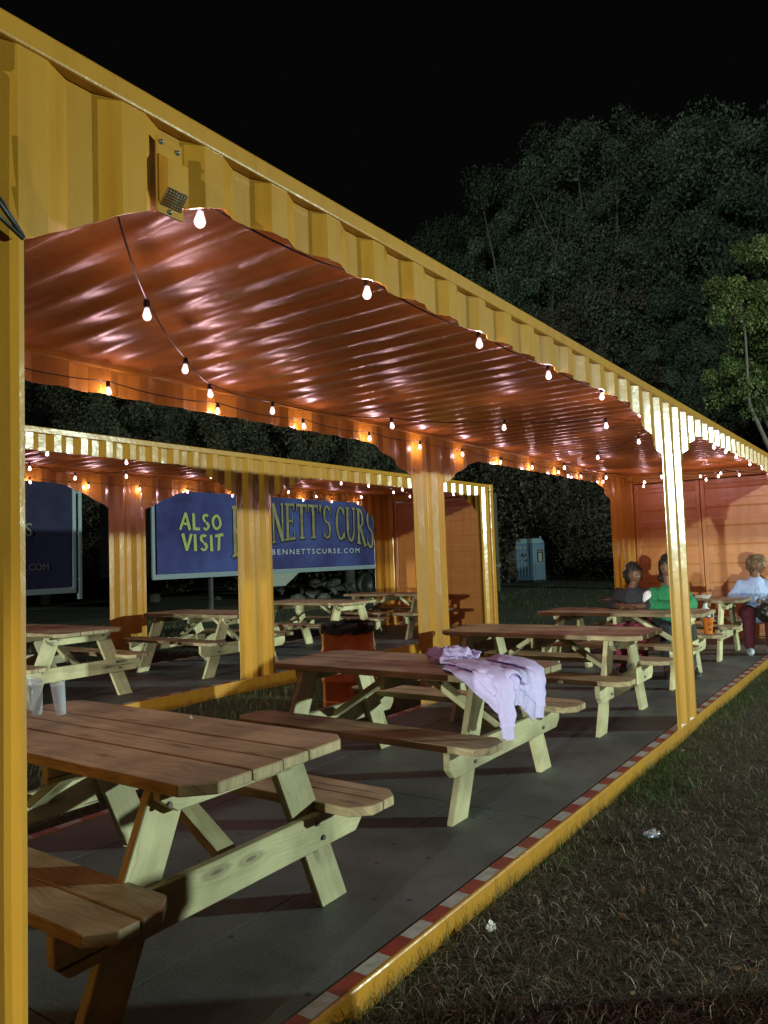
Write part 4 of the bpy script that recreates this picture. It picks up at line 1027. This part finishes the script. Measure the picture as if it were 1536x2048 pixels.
SK1 = flat('brown_skin', (.13, .060, .035), .5, noise=.06); SK2 = flat('warm_brown_skin', (.17, .085, .05), .5, noise=.06)
HB = flat('black_hair', (.012, .009, .008), .5, noise=.4, scale=40, bump=.6); HL = flat('streaked_brown_hair', (.12, .08, .04), .55, noise=.6, scale=25, bump=.6)
NAVY = flat('dark_jersey', (.022, .022, .032), .85); GRN = flat('green_sweater', (.02, .20, .085), .85, bump=.3, nscale=80); PBL = flat('pale_blue_hoodie', (.34, .44, .72), .85, bump=.25, nscale=90)
MAR = flat('maroon_leggings', (.14, .025, .045), .8); PNK = flat('pink_plaid_pants', (.30, .045, .085), .85, noise=.5, scale=12); DKP = flat('dark_jeans', (.02, .022, .03), .85)
SHO = flat('pale_sneaker', (.42, .50, .60), .6); SHB = flat('dark_shoe', (.03, .03, .035), .6); WSL = flat('white_shoulder_patch', (.75, .75, .8), .8)
def seated(lean=.20, head=(0, -.22, .70), elb=None, kn=.42, spread=.12, arms=None, knz=.06, foot=-.43):
    # local origin = middle of the seat under the hips
    sh_z = .47; a = arms
    J = dict(hips=(0, .0, .09, (.150, .115)), waist=(0, -lean*.35, .23, (.130, .105)), chest=(0, -lean*.75, .385, (.145, .115)), neck=(0, -lean*1.05, .53, .052), skull=(head[0], head[1], head[2], .050),
             shl=(.165, -lean*.85, .450, .052), ell=a[0] + (.043,), wrl=a[1] + (.029,), shr=(-.165, -lean*.85, .450, .052), elr=a[2] + (.043,), wrr=a[3] + (.029,),
             hpl=(.095, -.04, .085, .098), knl=(spread, -kn, knz+.01, .066), anl=(spread, foot, -.36, .043), tol=(spread+.01, foot-.13, -.405, .036),
             hpr=(-.095, -.04, .085, .098), knr=(-spread, -kn, knz+.01, .066), anr=(-spread, foot, -.36, .043), tor=(-spread-.01, foot-.13, -.405, .036))
    return J
TOP = lambda f: [['hips', 'waist', 'chest', ('chest', 'neck', .55)], ['chest', 'shl', 'ell', ('ell', 'wrl', f)], ['chest', 'shr', 'elr', ('elr', 'wrr', f)]]
LEGS = [['hips', 'hpl', 'knl', ('knl', 'anl', .9)], ['hips', 'hpr', 'knr', ('knr', 'anr', .9)]]
def shoes(J, m_):
    out = []
    for a, t in (('anl', 'tol'), ('anr', 'tor')):
        A, B = Vector(J[a][:3]), Vector(J[t][:3]); d_ = (B-A); d_.z = 0; d_.normalize()
        me = skin_mesh('shoe', [(*(A + Vector((0, 0, .02))), .052), (*(A - d_*.035 + Vector((0, 0, -.045))), .046), (*(B - d_*.02 + Vector((0, 0, .0))), .046), (*(B + d_*.05 - Vector((0, 0, .008))), .036)], [(0, 1), (1, 2), (2, 3)], 2)
        out.append(me)
    return out
def add_shoes(T, J, m_):
    for me in shoes(J, m_):
        for p in me.polygons: p.use_smooth = True
        link('shoe', me, m_, T)
# person in the black top: forearms folded on the table, looking towards the wall table
J1 = seated(.24, (.03, -.22, .66), arms=((.24, -.30, .335), (.05, -.42, .335), (-.24, -.28, .335), (-.02, -.46, .335)))
P1 = person('person in a black top with a white sleeve patch, arms folded on the table', (-1.13, 8.03, .44), 0, J1, dict(skin=SK1),
       ((.02, -.225, .685), .95, .08), [('dark_top', TOP(.25), NAVY, .018), ('plaid_pants', LEGS, PNK, .014)], (HB, -.5, .05, [((0, .085, .0), .075), ((0, .03, .075), .078), ((.05, .04, -.04), .045)]))
add_shoes(P1, J1, SHB)
m = MB(); bm = bmesh.new(); bmesh.ops.create_icosphere(bm, subdivisions=3, radius=1)
for v in bm.verts: v.co = Vector((v.co.x*.080, v.co.y*.088, v.co.z*.098))*(1 + .10*mnoise.noise(v.co*4))
m.addbm(bm, sm=True, M=Matrix.Translation((.185, -.235, .415))); m.build('white_sleeve', WSL, P1)
m = MB(); bm = bmesh.new(); bmesh.ops.create_icosphere(bm, subdivisions=2, radius=.007); m.addbm(bm, M=Matrix.Translation((-.04, -.27, .655))); m.build('earring', WHT, P1)
J2 = seated(.20, (.0, -.18, .74), arms=((.20, -.28, .335), (.05, -.44, .335), (-.21, -.26, .335), (-.03, -.46, .335)))
P2 = person('person in a green sweater leaning on the table, partly hidden by the yellow mid post', (-.855, 8.06, .44), .55, J2, dict(skin=SK2),
       ((.0, -.185, .755), -.5, .15), [('green_sweater', TOP(.9), GRN, .026), ('jeans', LEGS, DKP, .014)], (HB, -.62, .08, [((0, .075, -.10), .09), ((.065, .03, -.12), .055), ((-.065, .03, -.12), .055), ((0, .05, .07), .085)]))
add_shoes(P2, J2, SHB)
J3 = seated(.16, (.03, -.14, .70), arms=((.26, -.12, .20), (.12, -.40, .16), (-.29, -.20, .30), (-.02, -.30, .26)), kn=.36, spread=.13, foot=-.30, knz=.08)
P3 = person('person in a pale blue hoodie and maroon leggings at the wall table, head turned', (-.235, 10.17, .44), .28, J3, dict(skin=SK2),
       ((.05, -.15, .715), .85, .12), [('pale_hoodie', TOP(.92), PBL, .022), ('maroon_leggings', LEGS, MAR, .018)], (HL, -.5, .04, [((0, .07, .04), .09), ((0, .11, -.03), .06), ((.045, .0, .085), .055), ((-.04, .02, .09), .055)]))
add_shoes(P3, J3, SHO)
m = MB(); bm = bmesh.new(); bmesh.ops.create_icosphere(bm, subdivisions=3, radius=1)
for v in bm.verts: v.co = Vector((v.co.x*.055*(1 + .8*v.co.z), v.co.y*.045, v.co.z*.085))
m.addbm(bm, sm=True, M=Matrix.Translation((.0, -.245, .455)) @ Matrix.Rotation(-.35, 4, 'X')); m = m
m = MB()
for sx in (-1, 1): m.tube([(sx*.02, -.30, .42), (sx*.03, -.315, .36), (sx*.028, -.31, .30)], .004, 6)
m.build('drawstring', WHT, P3)
m = MB(); bm = bmesh.new(); bmesh.ops.create_icosphere(bm, subdivisions=4, radius=1)
for v in bm.verts:
    k = 1 + .25*mnoise.noise(v.co*1.8); v.co = Vector((v.co.x*.13*k, v.co.y*.08*k, v.co.z*.12*k))
m.addbm(bm, sm=True, M=Matrix.Translation((-.03, 9.70, .56))); 
hb_ = empty('handbag', (0, 0, 0), label='black handbag held on the lap of the person in pale blue', cat='bag')
m.build('bag_body', flat('black_leather', (.015, .014, .015), .35), hb_)
m = MB(); m.tube([(-.10, 9.66, .64), (-.09, 9.65, .72), (-.04, 9.66, .76), (.02, 9.66, .73), (.04, 9.67, .65)], .008, 8); m.build('strap', flat('pale_strap', (.5, .4, .35), .4), hb_)
hb_.location = (-.03, 9.7, .45)
for c in children(hb_): c.data.transform(Matrix.Translation((.03, -9.7, -.45)))

# ------------------------------------------------------------------ trees
def leaf_mat(name, stops):
    m, nt, b = mat(name); L = nt.links; a = N(nt, 'ShaderNodeAttribute', attribute_name='tint'); r = ramp(nt, stops)
    L.new(a.outputs['Fac'], r.inputs[0])
    oi = N(nt, 'ShaderNodeObjectInfo'); hv = N(nt, 'ShaderNodeHueSaturation'); mr = N(nt, 'ShaderNodeMapRange', i_3=.47, i_4=.53); L.new(oi.outputs['Random'], mr.inputs[0])
    L.new(mr.outputs[0], hv.inputs['Hue']); L.new(r.outputs[0], hv.inputs['Color']); L.new(hv.outputs[0], b.inputs['Base Color'])
    b.inputs['Roughness'].default_value = .6; b.inputs['Specular IOR Level'].default_value = .3; return m
LM = [leaf_mat('dark_leaves', [(0, (.035, .055, .036)), (.6, (.065, .095, .06)), (1, (.10, .13, .08))]),
      leaf_mat('brownish_leaves', [(0, (.04, .045, .03)), (.6, (.08, .08, .052)), (1, (.13, .12, .075))]),
      leaf_mat('yellow_green_leaves', [(0, (.035, .06, .014)), (.6, (.065, .09, .024)), (1, (.13, .14, .04))])]
BARK = flat('grey_bark', (.085, .078, .065), .9, noise=.35, scale=6, bump=.8)
def crown_mesh(seed, nclump, nleaf, ls, elong=1.15):
    rg = np.random.default_rng(seed); cs = []
    lobes = rg.normal(size=(9, 3)); lobes /= np.linalg.norm(lobes, axis=1)[:, None]
    while len(cs) < nclump:
        v = rg.normal(size=3); v /= np.linalg.norm(v); k = .72 + .34*np.max(lobes @ v)**3
        rr = k*(rg.random()**.42); cs.append(v*rr*np.array([1, 1, elong]))
    cs = np.array(cs); cr = rg.uniform(.10, .2, nclump)
    n = nclump*nleaf; ci = np.repeat(np.arange(nclump), nleaf); v = rg.normal(size=(n, 3)); v /= np.linalg.norm(v, axis=1)[:, None]
    pos = cs[ci] + v*cr[ci][:, None]*(rg.random(n)**.4)[:, None]*np.array([1, 1, .8])
    a = rg.normal(size=(n, 3)); a += v*.3; a /= np.linalg.norm(a, axis=1)[:, None]; b = np.cross(a, rg.normal(size=(n, 3))); b /= np.linalg.norm(b, axis=1)[:, None]
    s = (ls*rg.uniform(.6, 1.35, n))[:, None]
    vv = np.zeros((n, 4, 3)); vv[:, 0] = pos - a*s; vv[:, 1] = pos + b*s*.55; vv[:, 2] = pos + a*s; vv[:, 3] = pos - b*s*.55
    me = bpy.data.meshes.new('crown'); me.vertices.add(n*4); me.vertices.foreach_set('co', vv.reshape(-1)); me.loops.add(n*4); me.loops.foreach_set('vertex_index', np.arange(n*4, dtype=np.int32))
    me.polygons.add(n); me.polygons.foreach_set('loop_start', (np.arange(n)*4).astype(np.int32)); me.update(calc_edges=True)
    tint = np.clip(rg.normal(.45, .2, nclump)[ci] + rg.normal(0, .15, n), 0, 1)
    at = me.attributes.new('tint', 'FLOAT', 'POINT'); at.data.foreach_set('value', np.repeat(tint, 4).astype(np.float32)); return me, cs
CR = {}
for k in range(3):
    for s in range(2 if k < 2 else 1):
        me, cs = crown_mesh(20+k*5+s, 180 if k < 2 else 130, 250 if k < 2 else 240, .0145 if k < 2 else .020); me.materials.append(LM[k]); CR[(k, s)] = (me, cs)
def tree(name, label, x, y, top, rad, kind, var=0, group='trees of the dark wood behind the shelters', hide=None):
    T = empty(name, (x, y, GZ), label=label, cat='tree', group=group)
    me, cs = CR[(kind, var)]; rg = random.Random(int(x*13+y*7)); H = top - GZ; el = 1.15 if kind < 2 else 1.1
    zr = min(H*.40, rad*1.25); zc = H - zr*el*.98
    c = link('crown', me, None, T); c.location = (0, 0, zc); c.scale = (rad, rad, zr); c.rotation_euler = (0, 0, rg.uniform(0, 6))
    m = MB(); r_ = .10 + H*.011; tp = [(rg.uniform(-.02, .02)*H*f, rg.uniform(-.02, .02)*H*f, zc*f*1.15) for f in (0, .2, .45, .7, 1)]
    tp[0] = (0, 0, 0); m.tube(tp, [r_*1.25, r_, r_*.8, r_*.55, r_*.25], 9)
    rot_ = c.rotation_euler.z
    for i in range(9):
        q = cs[rg.randrange(len(cs))]; e = Vector((rad*(q[0]*math.cos(rot_)-q[1]*math.sin(rot_)), rad*(q[0]*math.sin(rot_)+q[1]*math.cos(rot_)), zc + zr*q[2]))
        f = rg.uniform(.25, .75); b = Vector(tp[2]).lerp(Vector(tp[3]), f) if f > .5 else Vector(tp[1]).lerp(Vector(tp[2]), f*2)
        if e.z < b.z + .5: e.z = b.z + rg.uniform(.8, 2.5)
        mid = b.lerp(e, .5) + Vector((rg.uniform(-.4, .4), rg.uniform(-.4, .4), -.06*H*rg.random()))
        q1 = b.lerp(mid, .5) + Vector((rg.uniform(-.15, .15), rg.uniform(-.15, .15), 0)); q2 = mid.lerp(e, .5) + Vector((rg.uniform(-.2, .2), rg.uniform(-.2, .2), .2))
        m.tube([b, q1, mid, q2, e], [r_*.42, r_*.32, r_*.24, r_*.16, r_*.06], 7)
    m.build('trunk', BARK, T); return T
TL_ = [(-4.7, 37.0, 23.2, 5.2, 0, 'tallest dark tree of the wood, its crown the highest of all'), (-10.3, 35.5, 23.7, 4.8, 0, 'tall dark broad tree with a level top, left of the tallest crown'),
 (-1.0, 43.1, 25.2, 5.5, 0, 'dark tree rising directly behind the bright yellow green one'), (-9.0, 42.3, 26.7, 5.0, 0, 'dark tree filling the gap behind the two tallest crowns'),
 (-13.8, 35.5, 23.3, 4.8, 0, 'dark tree on the left shoulder of the wood against the black sky'), (-15.3, 32.1, 20.3, 4.2, 0, 'dark rounded tree where the skyline steps down to the left'),
 (-19.8, 35.0, 20.6, 4.5, 0, 'low dim tree just above the yellow roof rail'), (-23.9, 35.8, 18.5, 4.5, 1, 'brownish dim tree sinking behind the roof rail'),
 (-1.7, 25.7, 11.2, 2.4, 2, 'yellow green tree with lit leaves, largest of the bright ones'), (-8.5, 31.1, 16.2, 3.4, 1, 'brown tinged tree in front of the tall dark ones, above the mid post'),
 (-10.9, 30.8, 14.2, 3.2, 1, 'small brownish tree right above the roof rail'), (-12.6, 28.5, 12.6, 3.0, 1, 'small brownish tree whose top barely clears the roof rail'),
 (-6.2, 36.2, 15.0, 3.6, 0, 'dark tree low under the tallest crown, with bare grey limbs'), (-.4, 29.5, 8.6, 2.4, 2, 'low yellow green tree behind the glaring end of the valance'),
 (-30.0, 17.6, 11.5, 4.5, 1, 'brownish tree seen under the near roof above the dark trailer'), (-25.3, 19.7, 11.2, 4.3, 1, 'brownish tree seen under the near roof above the ALSO VISIT banner'),
 (-23.1, 23.6, 11.6, 4.3, 1, 'brownish tree seen under the near roof, left of the rear post'), (-20.8, 27.6, 13.3, 4.2, 1, 'brownish tree seen under the near roof beside the rear post'),
 (-17.1, 29.0, 12.4, 3.6, 1, 'brownish tree seen under the roof right of the rear post')]
for i, (x, y, tp, rd, k, lb) in enumerate(TL_):
    if y > 28 and k < 2:
        g_ = 1.42 if y < 32.5 else 1.22
        x, y, tp, rd = 1.6 + (x-1.6)*g_, -1.07 + (y+1.07)*g_, 1.42 + (tp-1.42)*g_, rd*g_
    tree('broadleaf_tree', lb, x, y, tp, rd, k, i % 2 if k < 2 else 0)
# undergrowth at the wood's edge, one mass
def mass(name, spots, kind, label, seed, ls):
    rg = np.random.default_rng(seed); V_ = []; tt = []
    for (x, y, z, r_) in spots:
        n = 3200; v = rg.normal(size=(n, 3)); v /= np.linalg.norm(v, axis=1)[:, None]; zz_ = max(z*.5, .5)
        lump = 1 + .28*np.sin(v[:, 0]*5 + x)*np.cos(v[:, 1]*4 + y) + .2*np.sin(v[:, 2]*7+x)
        p = v*(rg.random(n)**.3*lump)[:, None]*np.array([r_, r_, zz_]) + np.array([x, y, GZ+zz_*.95]); p[:, 2] = np.maximum(p[:, 2], GZ+.05); V_.append(p); tt.append(np.clip(rg.normal(.45, .2, n), 0, 1))
    pos = np.concatenate(V_); n = len(pos); a = rg.normal(size=(n, 3)); a /= np.linalg.norm(a, axis=1)[:, None]; b = np.cross(a, rg.normal(size=(n, 3))); b /= np.linalg.norm(b, axis=1)[:, None]
    s = (ls*rg.uniform(.6, 1.3, n))[:, None]; vv = np.stack([pos-a*s, pos+b*s*.6, pos+a*s, pos-b*s*.6], 1)
    me = bpy.data.meshes.new(name); me.vertices.add(n*4); me.vertices.foreach_set('co', vv.reshape(-1)); me.loops.add(n*4); me.loops.foreach_set('vertex_index', np.arange(n*4, dtype=np.int32))
    me.polygons.add(n); me.polygons.foreach_set('loop_start', (np.arange(n)*4).astype(np.int32)); me.update(calc_edges=True)
    at = me.attributes.new('tint', 'FLOAT', 'POINT'); at.data.foreach_set('value', np.repeat(np.concatenate(tt), 4).astype(np.float32))
    return link(name, me, LM[kind], None, label=label, cat='undergrowth', kind='stuff')
sp = [(-14.2, 33.6, 5.8, 2.2), (-13.8, 36.4, 5.5, 2.4), (-11.3, 34.4, 5.6, 2.4), (-9.5, 33.3, 5.1, 2.2), (-9.5, 36.9, 6.3, 2.6), (-17.8, 34.2, 5.8, 2.4), (-4.3, 33.1, 7.0, 2.4), (-2.4, 32.1, 6.9, 2.3), (-7, 34, 6, 2.5), (0, 33, 6, 2.5), (-20.5, 31, 5.5, 2.5)]
rr_ = random.Random(4)
sp = [(1.6 + (x-1.6)*1.22, -1.07 + (y+1.07)*1.22, 1.42 + (z-1.42)*1.22, r_*1.2) for x, y, z, r_ in sp]
sp += [(-38 + 2.6*i, 21 + 1.25*i*.95 + rr_.uniform(-1, 1) + 6, rr_.uniform(6, 9.5), 3.2) for i in range(9)]
sp += [(-20 + 2.6*i, 50 + rr_.uniform(-1.5, 1.5), rr_.uniform(9, 13), 3.4) for i in range(10)]
mass('undergrowth', sp, 1, 'dim brownish undergrowth filling the edge of the wood behind everything', 9, .105)
# heap of broken rocks beyond the second container
mb = MB(); rk = random.Random(3)
for i in range(70):
    x, y = -21.5 + rk.gauss(0, 1.6), 27.5 + rk.gauss(0, 2.6); s = rk.uniform(.12, .45); bm = bmesh.new(); bmesh.ops.create_icosphere(bm, subdivisions=2, radius=s)
    for v in bm.verts: v.co = v.co*(1 + .55*mnoise.noise(v.co*(1.3/s) + Vector((i, 0, 0)))); v.co.z *= .7
    mb.addbm(bm, M=Matrix.Translation((x, y, GZ + rk.uniform(0, .5)*max(0, 1-abs(y-27.5)/4))))
mb.build('rubble', flat('rubble', (.09, .09, .085), .9, noise=.3, scale=4, bump=.5), None, label='heap of broken grey rocks beneath and beyond the blue banner', cat='rocks', kind='stuff')

# ------------------------------------------------------------------ light: two white floodlight masts off to the sides, night sky
def flood(name, loc, target, power, col, size, angle=100, blend=.5):
    l = bpy.data.lights.new(name, 'SPOT'); l.energy = power; l.color = col; l.shadow_soft_size = size; l.spot_size = math.radians(angle); l.spot_blend = blend
    o = bpy.data.objects.new(name, l); COL.objects.link(o); o.location = loc
    o.rotation_euler = (Vector(target) - Vector(loc)).to_track_quat('-Z', 'Y').to_euler(); return o
flood('floodlight', (19.0, 16.2, 4.1), (-1, 4.5, 1), 23000, (.80, 1.0, .84), .22, 150)
# a low lamp far behind the camera, cut off just above eye height, and one aimed over the roofs at the wood
dv_ = Vector((-.2425*math.cos(math.radians(39)), .97*math.cos(math.radians(39)), -math.sin(math.radians(39))))
flood('floodlight', (14.5, -52.8, .62), Vector((14.5, -52.8, .62)) + dv_, 88000, (.92, 1.0, .84), .10, 79.8, .012)
flood('floodlight', (14.6, -52.8, 6.7), (-7, 36, 14.3), 70000, (.88, 1.0, .92), .25, 17, .25)
flood('floodlight', (8.3, -53.0, 6.7), (-2, 10, 2), 60000, (.90, 1.0, .86), .25, 40, .3)
w = bpy.data.worlds.new('World'); sc.world = w; w.use_nodes = True; nt = w.node_tree; bg = nt.nodes['Background']
glow = nt.nodes.new('ShaderNodeBackground'); glow.inputs[0].default_value = (1, .93, .92, 1); glow.inputs[1].default_value = .0018; addb = nt.nodes.new('ShaderNodeAddShader')
nt.links.new(bg.outputs[0], addb.inputs[0]); nt.links.new(glow.outputs[0], addb.inputs[1]); nt.links.new(addb.outputs[0], nt.nodes['World Output'].inputs[0])
sky = nt.nodes.new('ShaderNodeTexSky'); sky.sky_type = 'NISHITA'; sky.sun_disc = False; sky.sun_elevation = math.radians(-7); sky.sun_rotation = math.radians(200)
nt.links.new(sky.outputs[0], bg.inputs[0]); bg.inputs[1].default_value = .05
sc.view_settings.view_transform = 'Standard'; sc.view_settings.look = 'None'; sc.view_settings.exposure = 0; sc.view_settings.gamma = 1
sc.cycles.use_light_tree = True; sc.cycles.max_bounces = 6; sc.cycles.diffuse_bounces = 4; sc.cycles.glossy_bounces = 3; sc.cycles.transparent_max_bounces = 8
sc.cycles.sample_clamp_indirect = 4; sc.cycles.use_denoising = True; sc.cycles.caustics_reflective = False; sc.cycles.caustics_refractive = False
